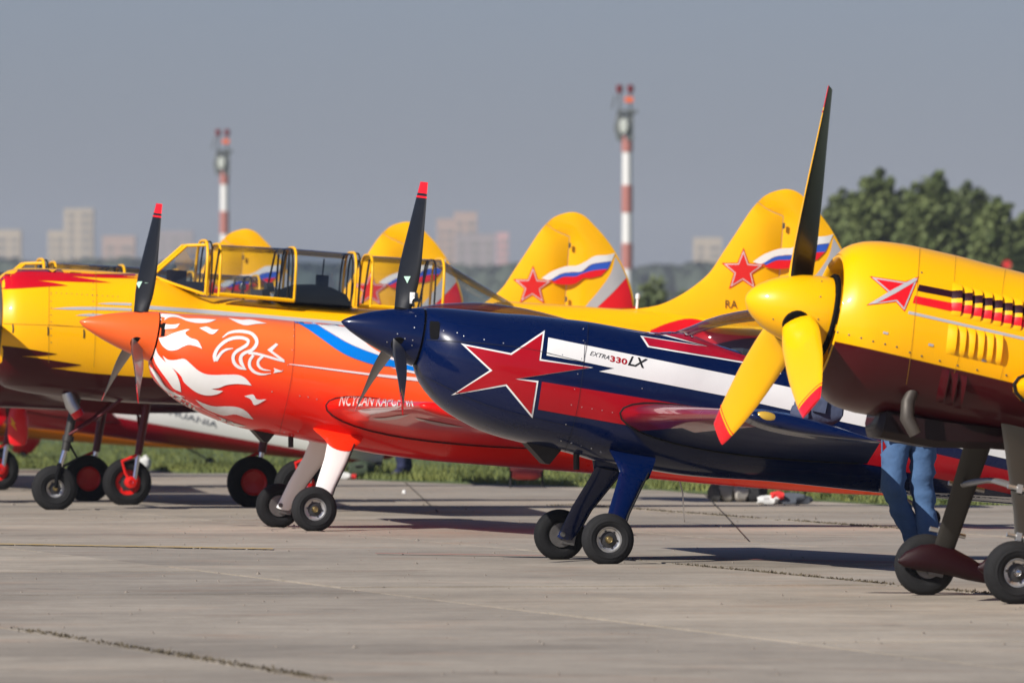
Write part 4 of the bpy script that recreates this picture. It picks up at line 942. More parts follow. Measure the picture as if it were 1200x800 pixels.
# ------------------------------------------------------------------ ground: apron of concrete slabs, grass beyond
RD = Vector((.2, -.98, 0)).normalized(); QD = Vector((.98, .2, 0)).normalized()     # joints run along the row of aircraft
def uq(u, q): return RD*u + QD*q
def concrete(name, col, k=1.0):
    m = mat(name, col, .85); b = m.node_tree.nodes['Principled BSDF']; Lk = m.node_tree.links
    tc = N(m, 'ShaderNodeTexCoord'); oi = N(m, 'ShaderNodeObjectInfo')
    n1 = N(m, 'ShaderNodeTexNoise', Scale=.35, Detail=8.0, Roughness=.62); n2 = N(m, 'ShaderNodeTexNoise', Scale=2.2, Detail=8.0, Roughness=.7); n3 = N(m, 'ShaderNodeTexNoise', Scale=38.0, Detail=6.0, Roughness=.7)
    n4 = N(m, 'ShaderNodeTexNoise', Scale=.9, Detail=5.0, Roughness=.6)
    for n in (n1, n2, n3, n4): Lk.new(tc.outputs['Object'], n.inputs['Vector'])
    def mixc(fac_socket, lo, hi, c0, c1, prev=None, mode='MULTIPLY'):
        mr = N(m, 'ShaderNodeMapRange'); mr.inputs[1].default_value = lo; mr.inputs[2].default_value = hi
        Lk.new(fac_socket, mr.inputs[0])
        mc = N(m, 'ShaderNodeMix', data_type='RGBA'); mc.inputs[6].default_value = (*c0, 1); mc.inputs[7].default_value = (*c1, 1)
        Lk.new(mr.outputs[0], mc.inputs[0])
        if prev is None: return mc.outputs[2]
        mm = N(m, 'ShaderNodeMix', data_type='RGBA', blend_type=mode); mm.inputs[0].default_value = 1
        Lk.new(prev, mm.inputs[6]); Lk.new(mc.outputs[2], mm.inputs[7]); return mm.outputs[2]
    c = mixc(n1.outputs['Fac'], .32, .68, tuple(x*.74 for x in col), tuple(min(1, x*1.20) for x in col))
    c = mixc(n2.outputs['Fac'], .30, .70, (.84, .835, .83), (1.10, 1.10, 1.10), c)
    c = mixc(n3.outputs['Fac'], .25, .75, (.87, .87, .87), (1.11, 1.11, 1.11), c)
    mp = N(m, 'ShaderNodeMapping'); mp.inputs['Rotation'].default_value = (0, 0, .2); mp.inputs['Scale'].default_value = (1, .10, 1); n5 = N(m, 'ShaderNodeTexNoise', Scale=9.0, Detail=9.0, Roughness=.75)
    Lk.new(tc.outputs['Object'], mp.inputs[0]); Lk.new(mp.outputs[0], n5.inputs['Vector'])
    c = mixc(n5.outputs['Fac'], .30, .70, (.94, .94, .94), (1.06, 1.06, 1.06), c)
    c = mixc(n4.outputs['Fac'], .55, .75, (1, 1, 1), (1.02, .90, .84), c)          # rusty, reddish patches
    n6 = N(m, 'ShaderNodeTexNoise', Scale=.75, Detail=9.0, Roughness=.7, Distortion=1.2); Lk.new(tc.outputs['Object'], n6.inputs['Vector'])
    c = mixc(n6.outputs['Fac'], .54, .64, (1, 1, 1), (.83, .82, .81), c)           # old stains
    c = mixc(n6.outputs['Fac'], .34, .42, (1.10, 1.085, 1.06), (1, 1, 1), c)        # bleached, sandy spots
    c = mixc(oi.outputs['Random'], 0, 1, (.86, .86, .87), (1.08, 1.07, 1.05), c)
    Lk.new(c, b.inputs['Base Color'])
    bp = N(m, 'ShaderNodeBump', Strength=.35, Distance=.006); Lk.new(n3.outputs['Fac'], bp.inputs['Height']); Lk.new(bp.outputs[0], b.inputs['Normal'])
    return m
m_conc = concrete('apron_concrete', (.335, .293, .240)); m_dirt = mat('joint_dirt', (.11, .092, .068), .95, vary=.4, vscale=4)
def sheet(name, X, Y, dz, m):
    V = [Vector((x, y, ground_z(y)+dz)) for y in Y for x in X]; n = len(X)
    return mesh(name, V, [(j*n+i, j*n+i+1, (j+1)*n+i+1, (j+1)*n+i) for j in range(len(Y)-1) for i in range(n-1)], m, None, True, None, 0)
ys = [20, 60, 101, 102.5, 104, 105, 106.2, 130.8, 133, 136, 139.2, 143, 145, 147, 149.2, 165]
m_turf = mat('rough_turf', (.075, .105, .028), .95, vary=.45, vscale=.6)
tag(sheet('ground', [-16000, -60, -20, 20, 60, 16000], [-200]+ys+[400, 1500, 6000, 22000], -.06, m_turf), kind='structure')
ap = tag(sheet('apron', [-45, -20, 0, 20, 45], ys, -.022, m_dirt), kind='structure')
JQ = [-1.0, 2.45, 5.9, 9.35, 12.8, 16.27, 18.6, 20.9, 24.3, 27.8, 31.2, 34.6, 38.0]
def inside(P): return -14 < P.x < 16 and 40 < P.y < 153
for k in range(len(JQ)-1):
    u = -162 + rng.random()*6
    while u < -36:
        u2 = u+6.2; c_ = uq((u+u2)/2, (JQ[k]+JQ[k+1])/2)
        if inside(c_):
            q0, q1 = JQ[k]+.028, JQ[k+1]-.028; ua, ub = u+.012, u2-.012
            n = 14 if 99 < c_.y < 151 and not 108 < c_.y < 129 else 3
            dz = rng.uniform(-.004, .004); V = []; h = []
            for i in range(n+1):
                for q in (q0, q1):
                    jag = rng.uniform(-.012, .012)
                    p = uq(ua+(ub-ua)*i/n, q+(jag if 0 < i < n else 0)); V.append(Vector((p.x, p.y, ground_z(p.y)+dz)))
            m_ = len(V); V += [v-Vector((0, 0, .05)) for v in V]
            Fc = [(2*i, 2*i+1, 2*i+3, 2*i+2) for i in range(n)] + [(2*i, 2*i+2, m_+2*i+2, m_+2*i) for i in range(n)] + [(2*i+3, 2*i+1, m_+2*i+1, m_+2*i+3) for i in range(n)] + [(1, 0, m_, m_+1), (2*n, 2*n+1, m_+2*n+1, m_+2*n)]
            mesh('concrete_slab', V, Fc, m_conc, ap, False)
        u = u2
# painted lines
def ground_strip(name, pix, w, m, dz=.008):
    P = [at(x, y, (CZ)*F/(y-H0)) for x, y in pix]; A = []
    for p in P: A += [Vector((p.x, p.y-w/2, ground_z(p.y)+dz)), Vector((p.x, p.y+w/2, ground_z(p.y)+dz))]
    return mesh(name, A, [(2*i, 2*i+2, 2*i+3, 2*i+1) for i in range(len(P)-1)], m, ap, False)
m_yl = mat('worn_yellow_line', (.44, .31, .12), .85, vary=.35, vscale=5); m_rl = mat('worn_red_line', (.36, .12, .10), .8, vary=.4, vscale=5)
pts_ = [(-200+520*i/120, 635+8.5*(i/120)**1.1) for i in range(121)]; g = G()
for (x0, y0), (x1, y1) in zip(pts_, pts_[1:]):
    w0, w1, o0 = rng.uniform(.12, .2), rng.uniform(.12, .2), 0; A = [at(x, y, CZ*F/(y-H0)) for x, y in ((x0, y0), (x1, y1))]
    g.add([(A[0].x, A[0].y-w0+o0, .0075), (A[1].x, A[1].y-w0, .0075), (A[1].x, A[1].y+w1, .0075), (A[0].x, A[0].y+w1+o0, .0075)], [(0, 1, 2, 3)])
tag(g.build('yellow_line', m_yl, ap, False), kind='stuff')
ground_strip('red_line', [(440, 649), (640, 652), (1060, 659.5), (1160, 661)], .14, m_rl)
# weeds and dirt in the joints
def weed_rows(name, label, segs, dens, hmax, m):
    g = G()
    for (qj, y0, y1) in segs:
        n = int((y1-y0)*dens)
        for i in range(n):
            y = rng.uniform(y0, y1)
            if math.sin(y*1.9+qj)+math.sin(y*.7+1) + rng.uniform(-.8, .8) < -.9: continue
            x = (qj-.2*y*(1/1.0002))/.98; p = Vector((x+rng.gauss(0, .03), y, ground_z(y)))
            h = hmax*rng.uniform(.25, 1)**1.6; a_ = rng.uniform(0, 6.28); w = .006+.004*rng.random()
            d = Vector((math.cos(a_), math.sin(a_), 0)); lean = Vector((rng.gauss(0, .4), rng.gauss(0, .4), 0))*h
            g.add([p-d*w, p+d*w, p+lean+Vector((0, 0, h))], [(0, 1, 2)])
    return tag(g.build(name, m, None, False), label, 'weeds', kind='stuff')
m_weed = mat('dry_weeds', (.10, .08, .05), .9, vary=.4, vscale=3)
weed_rows('joint_weeds', 'thin dry weeds growing along the slab joints', [(9.40, 48, 62), (16.30, 62, 78.5), (20.93, 88, 103)], 120, .018, m_weed)
# grass field
EDGE = [(-60, 156), (-12, 150), (-5, 146), (-3.6, 136), (-1.96, 126.5), (-.18, 121.9), (1.58, 117.4), (2.94, 110.4), (3.48, 107.8), (5.2, 100), (9, 84), (14, 64), (60, 30)]
def edge_y(x):
    for (a_, b_), (c_, d_) in zip(EDGE, EDGE[1:]):
        if a_ <= x <= c_: return b_+(d_-b_)*(x-a_)/(c_-a_)
    return 156
xs_ = sorted(set([-60, -30, 14, 20, 40, 60] + [i*.5 for i in range(-28, 29)])); V = []; rows = 9
for x in xs_:
    for j in range(rows):
        e = edge_y(x) + .25*math.sin(x*2.1)+.15*math.sin(x*5.3); y = e + (230-e)*(j/(rows-1))**2.4; V.append(Vector((x, y, ground_z(y)+(.004 if j == 0 else .035))))
gr = mesh('grass_verge', V, [(i*rows+j, (i+1)*rows+j, (i+1)*rows+j+1, i*rows+j+1) for i in range(len(xs_)-1) for j in range(rows-1)], m_turf); tag(gr, kind='structure')
g = G()
for i in range(650):
    y = 48+70*rng.random()**.8; x = rng.uniform(-.05, .05)*y; r_ = rng.uniform(.004, .011)*(2.0 if rng.random() < .06 else 1)
    if y > edge_y(x): continue
    k = len(g.v); z = ground_z(y); g.v += [Vector((x-r_, y, z)), Vector((x, y-r_, z)), Vector((x+r_*rng.uniform(.8, 1.6), y, z)), Vector((x, y+r_, z)), Vector((x, y, z+r_*rng.uniform(.8, 1.3)))]
    for a_, b_ in ((0, 1), (1, 2), (2, 3), (3, 0)): g.f.append([k+a_, k+b_, k+4]); g.m.append(0)
tag(g.build('grit', mat('grit_stone', (.21, .18, .15), .9, vary=.5, vscale=3), None, False), 'loose grit and pebbles scattered on the apron', 'grit', kind='stuff')
def grass_mat():
    m = mat('grass_blades', (.10, .16, .03), .8); b = m.node_tree.nodes['Principled BSDF']
    gi = N(m, 'ShaderNodeTexNoise', Scale=.8, Detail=5.0); tc = N(m, 'ShaderNodeTexCoord'); cr = N(m, 'ShaderNodeValToRGB')
    e = cr.color_ramp.elements; e[0].position = .32; e[0].color = (.05, .078, .018, 1); e[1].position = .68; e[1].color = (.18, .195, .045, 1)
    m.node_tree.links.new(tc.outputs['Object'], gi.inputs['Vector']); m.node_tree.links.new(gi.outputs['Fac'], cr.inputs[0]); m.node_tree.links.new(cr.outputs[0], b.inputs['Base Color'])
    b.inputs['Subsurface Weight'].default_value = 0.0
    return m
g = G()
for i in range(42000):
    x = rng.uniform(-11, 6.5); y = edge_y(x)+rng.random()**1.7*32; cl = .6+.6*math.sin(x*1.3+y*.4)*math.sin(y*.9-x*.3)
    h = (.025+.05*rng.random()**2)*(1+.8*max(0, cl)); p = Vector((x, y, ground_z(y)+.02)); a_ = rng.uniform(0, 6.28); d = Vector((math.cos(a_), math.sin(a_), 0))*.011
    g.v += [p-d, p+d, p+Vector((rng.gauss(0, .35)*h, rng.gauss(0, .35)*h, h))]; k = len(g.v); g.f.append([k-3, k-2, k-1]); g.m.append(0)
tag(mesh('grass', g.v, g.f, grass_mat(), None, False), 'uncut green grass beyond the edge of the apron', 'grass', kind='stuff')

# ------------------------------------------------------------------ masts, trees, city
m_mred = mat('mast_red', srgb(168, 108, 100), .6); m_mwhite = mat('mast_white', (.72, .70, .68), .6); m_mgrey = mat('mast_grey', (.10, .11, .11), .6)
def mast(px, ytop, Y, label):
    k = Y/F; s = 285/(H0-ytop)           # same build, seen smaller when farther
    base = at(px, H0, Y); z0 = ground_z(Y)
    r = thing('floodlight_mast', label, 'mast', Matrix.Translation((base.x, Y, z0)), 'red and white masts')
    U = 700/F                            # metres per pixel of the near one
    hz = lambda y: CZ+(H0-y)*U-z0
    g = G(); g.tube([(0, 0, 0), (0, 0, hz(160))], [6.4*U, 5.6*U], 14); g.build('pole', m_mwhite, r)
    ys_ = [178, 217, 249, 285, 315, 349, 384]
    for a_, b_ in ((160, 178), (217, 249), (285, 315), (349, 384)):
        g = G(); g.tube([(0, 0, hz(b_)), (0, 0, hz(a_))], 6.6*U, 14); g.build('red_band', m_mred, r)
    hd = G(); hd.tube([(-7*U, 0, hz(165)), (-10*U, 0, hz(150)), (-7*U, 0, hz(134))], [4.5*U, 6*U, 5*U], 12); hd.box((3*U, 0, hz(148)), (9*U, 14*U, 33*U)); hd = hd.build('lamp_housing', m_mgrey, r)
    g = G(); g.lathe([(0, 5.5*U), (1.5*U, 5*U), (2*U, .01)], (-4*U, -9*U, hz(148)), (-.3, -1, 0), 18)
    for v in g.v: v.z = hz(148)+(v.z-hz(148))*1.7
    g.build('lamp_lens', mat('lens_grey', (.42, .44, .40), .4), hd)
    g = G(); g.box((0, 0, hz(131)), (24*U, 20*U, 4*U)); g.tube([(-9*U, 0, hz(131)), (-9*U, 0, hz(106))], 1.2*U, 6); g.tube([(4*U, 0, hz(131)), (4*U, 0, hz(106))], 1.2*U, 6); g.tube([(-14*U, 0, hz(112)), (-18*U, 0, hz(128))], 1.0*U, 6); g.build('top_platform', m_mgrey, r)
    for x_ in (-9, 4):
        g = G(); g.lathe([(-5*U, .01), (-5*U, 3.4*U), (3*U, 4.2*U), (5*U, .01)], (x_*U, 0, hz(104)), (0, 0, 1), 12); g.build('beacon', mat('beacon_red', srgb(110, 20, 26), .35), r)
    g = G(); g.box((2*U, -3*U, hz(117)), (10*U, 6*U, 6*U)); g.build('beacon', mat('beacon_orange', srgb(225, 100, 40), .5), r)
    return r
mast(735, 100, 700, 'tall red and white banded mast with lamp head, nearer of the two'); mast(263, 152, 856, 'red and white banded mast with lamp head, farther one above the trainers')
m_bark = mat('bark', (.055, .045, .035), .9, vary=.3, vscale=3)
def leaf_mat(name, c0, c1):
    m = mat(name, c0, .75); b = m.node_tree.nodes['Principled BSDF']; gi = N(m, 'ShaderNodeTexNoise', Scale=.9, Detail=3.0); tc = N(m, 'ShaderNodeTexCoord'); cr = N(m, 'ShaderNodeValToRGB')
    e = cr.color_ramp.elements; e[0].position = .35; e[0].color = (*c0, 1); e[1].position = .65; e[1].color = (*c1, 1)
    m.node_tree.links.new(tc.outputs['Object'], gi.inputs['Vector']); m.node_tree.links.new(gi.outputs['Fac'], cr.inputs[0]); m.node_tree.links.new(cr.outputs[0], b.inputs['Base Color'])
    return m
m_leaf = leaf_mat('leaves_green', (.075, .105, .028), (.135, .165, .05)); m_leaf2 = leaf_mat('leaves_dark', (.06, .085, .024), (.11, .135, .042))
def tree(px, ytop, Y, wpx, label, m, nleaf=10000, name='broadleaf_tree', group='trees behind the apron', lsz=.14):
    base = at(px, H0, Y); z0 = ground_z(Y); H = CZ+(H0-ytop)*Y/F-z0; rw = wpx*Y/F
    r = thing(name, label, 'tree', Matrix.Translation((base.x, Y, z0)), group); g = G()
    g.tube([(0, 0, -.1), (.1, 0, H*.3), (0, .1, H*.6), (0, 0, H*.9)], [H*.028, H*.022, H*.014, H*.004], 8)
    limbs = []
    for i in range(9):
        a_ = i*2.4+rng.random(); h0 = H*(.18+.06*i); e = Vector((math.cos(a_)*rw*.75, math.sin(a_)*rw*.75, h0+H*.16)); g.tube([(0, 0, h0), (e.x*.5, e.y*.5, (h0+e.z)/2+.1), e], [H*.012, H*.008, H*.003], 6); limbs.append(e)
    g.build('trunk', m_bark, r)
    cl = [(e, rw*.38) for e in limbs]
    for i in range(95):
        t_ = rng.random(); zc_ = H*(.12+.80*t_); rr = rw*(1-abs(t_-.4)**1.6*1.15)*rng.uniform(.25, 1.02); a_ = rng.uniform(0, 6.28)
        cl.append((Vector((math.cos(a_)*rr, math.sin(a_)*rr, zc_)), rw*rng.uniform(.09, .25)))
    cl.append((Vector((0, 0, H*.9)), rw*.24)); cl.append((Vector((rw*.1, 0, H*.95)), rw*.13))
    V, Fc = [], []
    for i in range(nleaf):
        if rng.random() < .58:
            q_ = Vector((rng.gauss(0, 1), rng.gauss(0, 1), rng.gauss(0, 1))).normalized()*rng.random()**.4; c, rr = Vector((q_.x*rw*.92, q_.y*rw*.92, H*.5+q_.z*H*.44)), rw*.12
        else: c, rr = cl[int(rng.random()*len(cl))]
        v = Vector((rng.gauss(0, 1), rng.gauss(0, 1), rng.gauss(0, .8))).normalized()*rr*rng.random()**.33*1.1; p = c+v
        if p.z > H or p.z < H*.06: continue
        n_ = Vector((rng.gauss(0, 1), rng.gauss(0, 1), rng.gauss(0, 1)+.5)).normalized(); a1 = n_.orthogonal().normalized(); b1 = n_.cross(a1); s = lsz*rng.uniform(.6, 1.4)
        k = len(V); V += [p+a1*s, p+b1*s*.6, p-a1*s, p-b1*s*.6]; Fc.append((k, k+1, k+2, k+3))
    mesh('crown', V, Fc, m, r, False)
    return r
tree(985, 214, 500, 32, 'leftmost broadleaf tree of the clump at right', m_leaf2)
tree(1027, 191, 490, 44, 'tall rounded tree left of the dip in the clump at right', m_leaf, 12500)
tree(1060, 216, 512, 36, 'darker tree in the dip between two taller crowns', m_leaf2)
tree(1094, 194, 486, 46, 'tallest broad tree of the clump at right', m_leaf, 12500)
tree(1130, 205, 495, 38, 'tree on the right shoulder of the tallest crown', m_leaf2)
tree(1166, 224, 480, 34, 'pointed tree towards the right edge', m_leaf)
tree(1200, 242, 488, 36, 'tree cut by the right edge of the picture', m_leaf2)
tree(1245, 226, 494, 38, 'tree just beyond the right edge', m_leaf)
tree(764, 322, 460, 24, 'small round bush tree beside the base of the near mast', m_leaf2, 1500, 'small_tree', lsz=.14)
tree(800, 336, 455, 20, 'low bush right of the small round tree', m_leaf2, 1200, 'small_tree', lsz=.14)
r = thing('warning_sign', 'small red sign board in front of the trees at right', 'sign', Matrix.Translation((at(1180, 385, 440).x, 440, ground_z(440))))
g = G(); g.lathe([(0, .01), (0, .17), (.03, .17), (.03, .01)], (0, 0, CZ+(385-302)*440/F), (0, -1, 0), 18); g.build('board', mat('sign_red', srgb(200, 40, 36), .6), r)
g = G(); g.tube([(0, .02, -.1), (0, .02, CZ+(385-302)*440/F)], .03, 8); g.build('post', m_mgrey, r)
# distant wood
V, Fc = [], []
def blob(c, rx, rz, n=6):
    k = len(V); pts = []
    for i in range(4):
        ph = math.pi*(i+.5)/4
        for j in range(n):
            th = 2*math.pi*j/n+i*.5; q = rng.uniform(.75, 1.2); pts.append(Vector((c.x+rx*q*math.sin(ph)*math.cos(th), c.y+rx*q*math.sin(ph)*math.sin(th), c.z+rz*q*math.cos(ph))))
    V.extend(pts)
    for i in range(3):
        for j in range(n): Fc.append((k+i*n+j, k+i*n+(j+1) % n, k+(i+1)*n+(j+1) % n, k+(i+1)*n+j))
    Fc.append(tuple(k+j for j in range(n)))
for i in range(2600):
    px = rng.uniform(-700, 1900); Y = rng.uniform(3000, 3500); top = 311+4*math.sin(px*.011)+3*math.sin(px*.037)+(-7 if px < 260 else 0) + rng.uniform(-2, 6)
    h = CZ+(H0-top)*Y/F; p = at(px, H0, Y); rz = rng.uniform(5, 9)
    blob(Vector((p.x, Y, h-rz)), rng.uniform(4, 8), rz); 
    blob(Vector((p.x+rng.uniform(-4, 4), Y-6, (h-rz)*.5)), rng.uniform(5, 8), (h-rz)*.62)
tag(mesh('distant_wood', V, Fc, leaf_mat('wood_green', (.022, .036, .022), (.04, .058, .03)), None, True, None, 0), 'dark band of distant woodland along the horizon', 'woodland', kind='stuff')
# apartment blocks
def block(label, boxes, col, Y=4200):
    x0 = (min(b[0] for b in boxes)+max(b[1] for b in boxes))/2; ctr = at(x0, H0, Y); k = Y/F
    r = thing('apartment_block', label, 'building', Matrix.Translation((ctr.x, Y, ground_z(Y))), 'apartment blocks of the far town')
    m = mat('facade_%d' % (int(col[0]*1000)), col, .85, vary=.12, vscale=.05); mw = mat('facade_windows', (.22, .20, .18), .5)
    for (a_, b_, yt) in boxes:
        w = (b_-a_)*k; H = CZ+(H0-yt)*k; cx = ((a_+b_)/2-x0)*k; dep = max(14, w*.5); g = G()
        g.box((cx, dep/2, H/2), (w, dep, H)); g.box((cx, dep/2, H+.4), (w*1.01, dep*1.01, .8)); wl = g.build('wall', m, r, False)
        g = G(); nf = int(H/3); nw = max(2, int(w/4))
        for f in range(1, nf):
            for j in range(nw):
                xx = cx-w/2+w*(j+.5)/nw; g.box((xx, -.02, 3*f+1.6), (w/nw*(.75 if j % 3 == 1 else .45), .3, 1.5))
        tag(g.build('windows', mw, wl, False), kind='stuff')
    return r
CR = (.44, .36, .27); PK = (.40, .28, .23); GR = (.30, .25, .25); WH = (.44, .37, .30)
block('low cream apartment block at the left edge of the picture', [(-20, 24, 271)], CR)
block('stepped pale tower block with the highest roof at left', [(56, 75, 272), (75, 109, 246)], WH)
block('low pinkish block right of the stepped tower', [(120, 158, 278)], PK)
block('greyish block with darker roof left of the far mast', [(184, 226, 272)], GR, 4500)
block('pink tower block behind the upright middle propeller', [(512, 532, 258), (532, 559, 250)], PK)
block('pale block below the pink tower', [(533, 580, 276)], GR, 4000)
block('small rosy block right of the pink tower', [(582, 596, 274)], (.52, .30, .29), 4300)
block('lone cream block between near mast and large fin', [(813, 846, 280)], CR)

# ------------------------------------------------------------------ people and things lying about
def skin_body(name, joints, edges, m_fn, parent, mats, root=0, sub=2):
    me = bpy.data.meshes.new(name); me.from_pydata([j[:3] for j in joints], edges, []); o = bpy.data.objects.new(name, me); COL.objects.link(o)
    md = o.modifiers.new('s', 'SKIN'); sv = me.skin_vertices[0].data
    for i, j in enumerate(joints): sv[i].radius = (j[3], j[4] if len(j) > 4 else j[3]); sv[i].use_root = (i == root)
    md.use_smooth_shade = True
    o.modifiers.new('u', 'SUBSURF').levels = sub; o.modifiers['u'].render_levels = sub
    dg = bpy.context.evaluated_depsgraph_get(); ev = o.evaluated_get(dg); nm = bpy.data.meshes.new_from_object(ev); bpy.data.objects.remove(o); bpy.data.meshes.remove(me)
    nm.materials.clear()
    for m in mats: nm.materials.append(m)
    from mathutils import noise
    for v in nm.vertices:            # cloth folds
        if .09 < v.co.z < 1.5:
            k_ = .020*noise.noise(Vector((v.co.x*5, v.co.y*5, v.co.z*17))) + .011*noise.noise(Vector((v.co.x*14+3, v.co.y*14, v.co.z*34)))
            v.co += v.normal*k_*(1.6 if .38 < v.co.z < .62 or v.co.z < .22 or .78 < v.co.z < .9 else .8)
    nm.update()
    for p in nm.polygons: p.material_index = m_fn(p.center); p.use_smooth = True
    ob = bpy.data.objects.new(name, nm); COL.objects.link(ob); ob.parent = parent
    return ob
m_skin = mat('skin', (.50, .30, .21), .55); m_hair = mat('dark_hair', (.02, .015, .012), .7); m_shoe = mat('dark_shoe', (.02, .02, .022), .6)
def denim(name, c):
    m = mat(name, c, .85, vary=.38, vscale=7, bump=.5, bscale=26); return m
def person(label, loc, rz, legs, trousers, shirt, lean=0.0):
    r = thing('person', label, 'person', Matrix.Translation(loc) @ Matrix.Rotation(rz, 4, 'Z'))
    hipL, kneeL, ankL, toeL, hipR, kneeR, ankR, toeR = legs; l = lean
    J = [(0, 0, .95, .15, .11), (0, l*.3, 1.12, .135, .10), (0, l*.7, 1.32, .155, .105), (0, l*.9, 1.45, .12, .08), (0, l, 1.52, .05, .05), (0, l+.01, 1.58, .055, .06), (0, l+.03, 1.68, .075, .09), (0, l+.02, 1.76, .06, .075),
         (*hipL, .112), (*kneeL, .084), (*ankL, .070), (*toeL, .040), (*hipR, .112), (*kneeR, .084), (*ankR, .070), (*toeR, .040),
         (-.19, l*.9, 1.42, .062), (-.25, l+.08, 1.17, .05), (-.20, l+.32, 1.10, .036), (-.18, l+.41, 1.09, .034, .02),
         (.19, l*.9, 1.42, .062), (.25, l+.08, 1.17, .05), (.20, l+.32, 1.10, .036), (.18, l+.41, 1.09, .034, .02)]
    E = [(0, 1), (1, 2), (2, 3), (3, 4), (4, 5), (5, 6), (6, 7), (0, 8), (8, 9), (9, 10), (10, 11), (0, 12), (12, 13), (13, 14), (14, 15), (3, 16), (16, 17), (17, 18), (18, 19), (3, 20), (20, 21), (21, 22), (22, 23)]
    # five fingers on each hand
    for hi, sx in ((19, -1), (23, 1)):
        hx, hy, hz = J[hi][:3]
        for q, (dx, ln) in enumerate(((-.030, .062), (-.010, .075), (.010, .070), (.028, .055))):
            k = len(J); J += [(hx+dx, hy+ln*.55, hz-.004, .009), (hx+dx, hy+ln, hz-.022, .008)]; E += [(hi, k), (k, k+1)]
        k = len(J); J += [(hx-sx*.045, hy+.01, hz-.01, .011), (hx-sx*.055, hy+.05, hz-.02, .009)]; E += [(hi, k), (k, k+1)]
    def mf(c):
        if c.z < .085: return 3
        if c.z < 1.0 and abs(c.y) < .40: return 0 if c.y < l+.28 or c.z < .9 else 2
        if c.z > 1.50 or c.y > l+.30: return 2
        return 1
    b = skin_body('body', J, E, mf, r, [trousers, shirt, m_skin, m_shoe])
    g = G(); g.lathe([(-.02, .082), (.04, .092), (.09, .075), (.115, .03), (.118, .001)], (0, l+.015, 1.72), (0, .0, 1), 18); g.build('hair', m_hair, b)
    fy = l+.115; g = G(); g.lathe([(0, .014), (.03, .010), (.034, .001)], (0, fy-.01, 1.665), (0, 1, 0), 8)
    for s in (-1, 1): g.lathe([(0, .012), (.006, .009), (.008, .001)], (.03*s, fy-.012, 1.695), (0, 1, 0), 8); g.lathe([(0, .03), (.012, .026), (.014, .001)], (.075*s, l+.03, 1.68), (s, 0, 0), 10)
    g.box((0, fy-.01, 1.628), (.045, .012, .008)); g.build('face', m_skin, b)
    return r, b
Y = 75.75
p_, b_ = person('person in blue jeans seen from the waist down behind the yellow plane\'s wheel', (at(1067, 500, Y).x, Y, ground_z(Y)), 0,
   [(-.078, 0, .86), (-.135, -.05, .50), (.085, .12, .10), (.08, .24, .045), (.082, .02, .86), (.080, .03, .48), (.135, -.02, .10), (.16, .10, .045)], denim('blue_jeans', srgb(64, 94, 132)), mat('grey_shirt', (.2, .2, .22), .9), .12)
g = G()
for s in (-1, 1): g.box((.10*s, -.118, .90), (.13, .014, .14))
g.build('back_pockets', MATS['blue_jeans'], b_)
g = G()
for x0, pts in ((0, [(-.19, .0, .86), (-.19, -.02, .68), (-.185, -.03, .50)]),): g.tube(pts, .006, 5)
g.build('trouser_seam', MATS['blue_jeans'], b_)
Y = 126.5
person('person in dark trousers standing on the grass behind the orange plane', (at(472, 500, Y).x, Y, ground_z(Y)), R(80),
   [(-.08, 0, .86), (-.09, .03, .48), (-.08, -.02, .10), (-.08, .12, .045), (.08, 0, .86), (.08, .02, .48), (.09, -.04, .10), (.10, .10, .045)], denim('navy_trousers', srgb(28, 34, 66)), mat('dark_jacket', (.03, .035, .05), .9))

def lump(c, d, seed=0, n=14, k=.12, sq=3.0):
    """soft bag shape"""
    rr = random.Random(seed); V = []; Fc = []; rows = 9
    ph = [rr.uniform(0, 6.28) for _ in range(6)]
    for i in range(rows):
        t_ = i/(rows-1); z = -math.cos(math.pi*t_); rad = max(.02, (1-abs(z)**sq)**(1/sq))
        for j in range(n):
            a_ = 2*math.pi*j/n; q = 1+k*math.sin(3*a_+ph[0]+4*t_)+k*.7*math.sin(5*a_+ph[1]-6*t_); ca, sa = math.cos(a_), math.sin(a_)
            V.append(Vector((c[0]+d[0]/2*rad*q*math.copysign(abs(ca)**.7, ca), c[1]+d[1]/2*rad*q*math.copysign(abs(sa)**.7, sa), c[2]+d[2]/2*z*(1+k*.6*math.sin(2*a_+ph[2])*(1 if z > 0 else 0)))))
    for i in range(rows-1):
        for j in range(n): Fc.append((i*n+j, i*n+(j+1) % n, (i+1)*n+(j+1) % n, (i+1)*n+j))
    Fc.append(tuple(range(n))[::-1]); Fc.append(tuple((rows-1)*n+j for j in range(n)))
    return V, Fc
def on_ground(px, py):
    Y = 100.0
    for _ in range(12): Y = (CZ-ground_z(Y)-(.03 if Y > edge_y((px-600)*Y/F) else 0))*F/(py-H0)
    return Vector(((px-600)*Y/F, Y, ground_z(Y)+(.03 if Y > edge_y((px-600)*Y/F) else 0)))
def bag(name, label, cat, px, py, parts, group=None):
    p = on_ground(px, py); r = thing(name, label, cat, Matrix.Translation(p), group)
    for i, (nm, c, d, m, kk) in enumerate(parts):
        g = G(); g.add(*lump((c[0], c[1], c[2]), d, i*7+int(px), k=kk*1.5)); g.build(nm, m, r)
    return r
cb = lambda n, c: mat(n, c, .85, vary=.3, vscale=12)
r = bag('folding_chair', 'small red folding chair on the grass edge between the blue and orange planes', 'chair', 617, 571, [('seat', (0, 0, .13), (.32, .28, .10), cb('red_canvas', srgb(196, 70, 62)), .05), ('backrest', (0, .13, .22), (.34, .05, .2), cb('red_canvas2', srgb(214, 110, 100)), .05)])
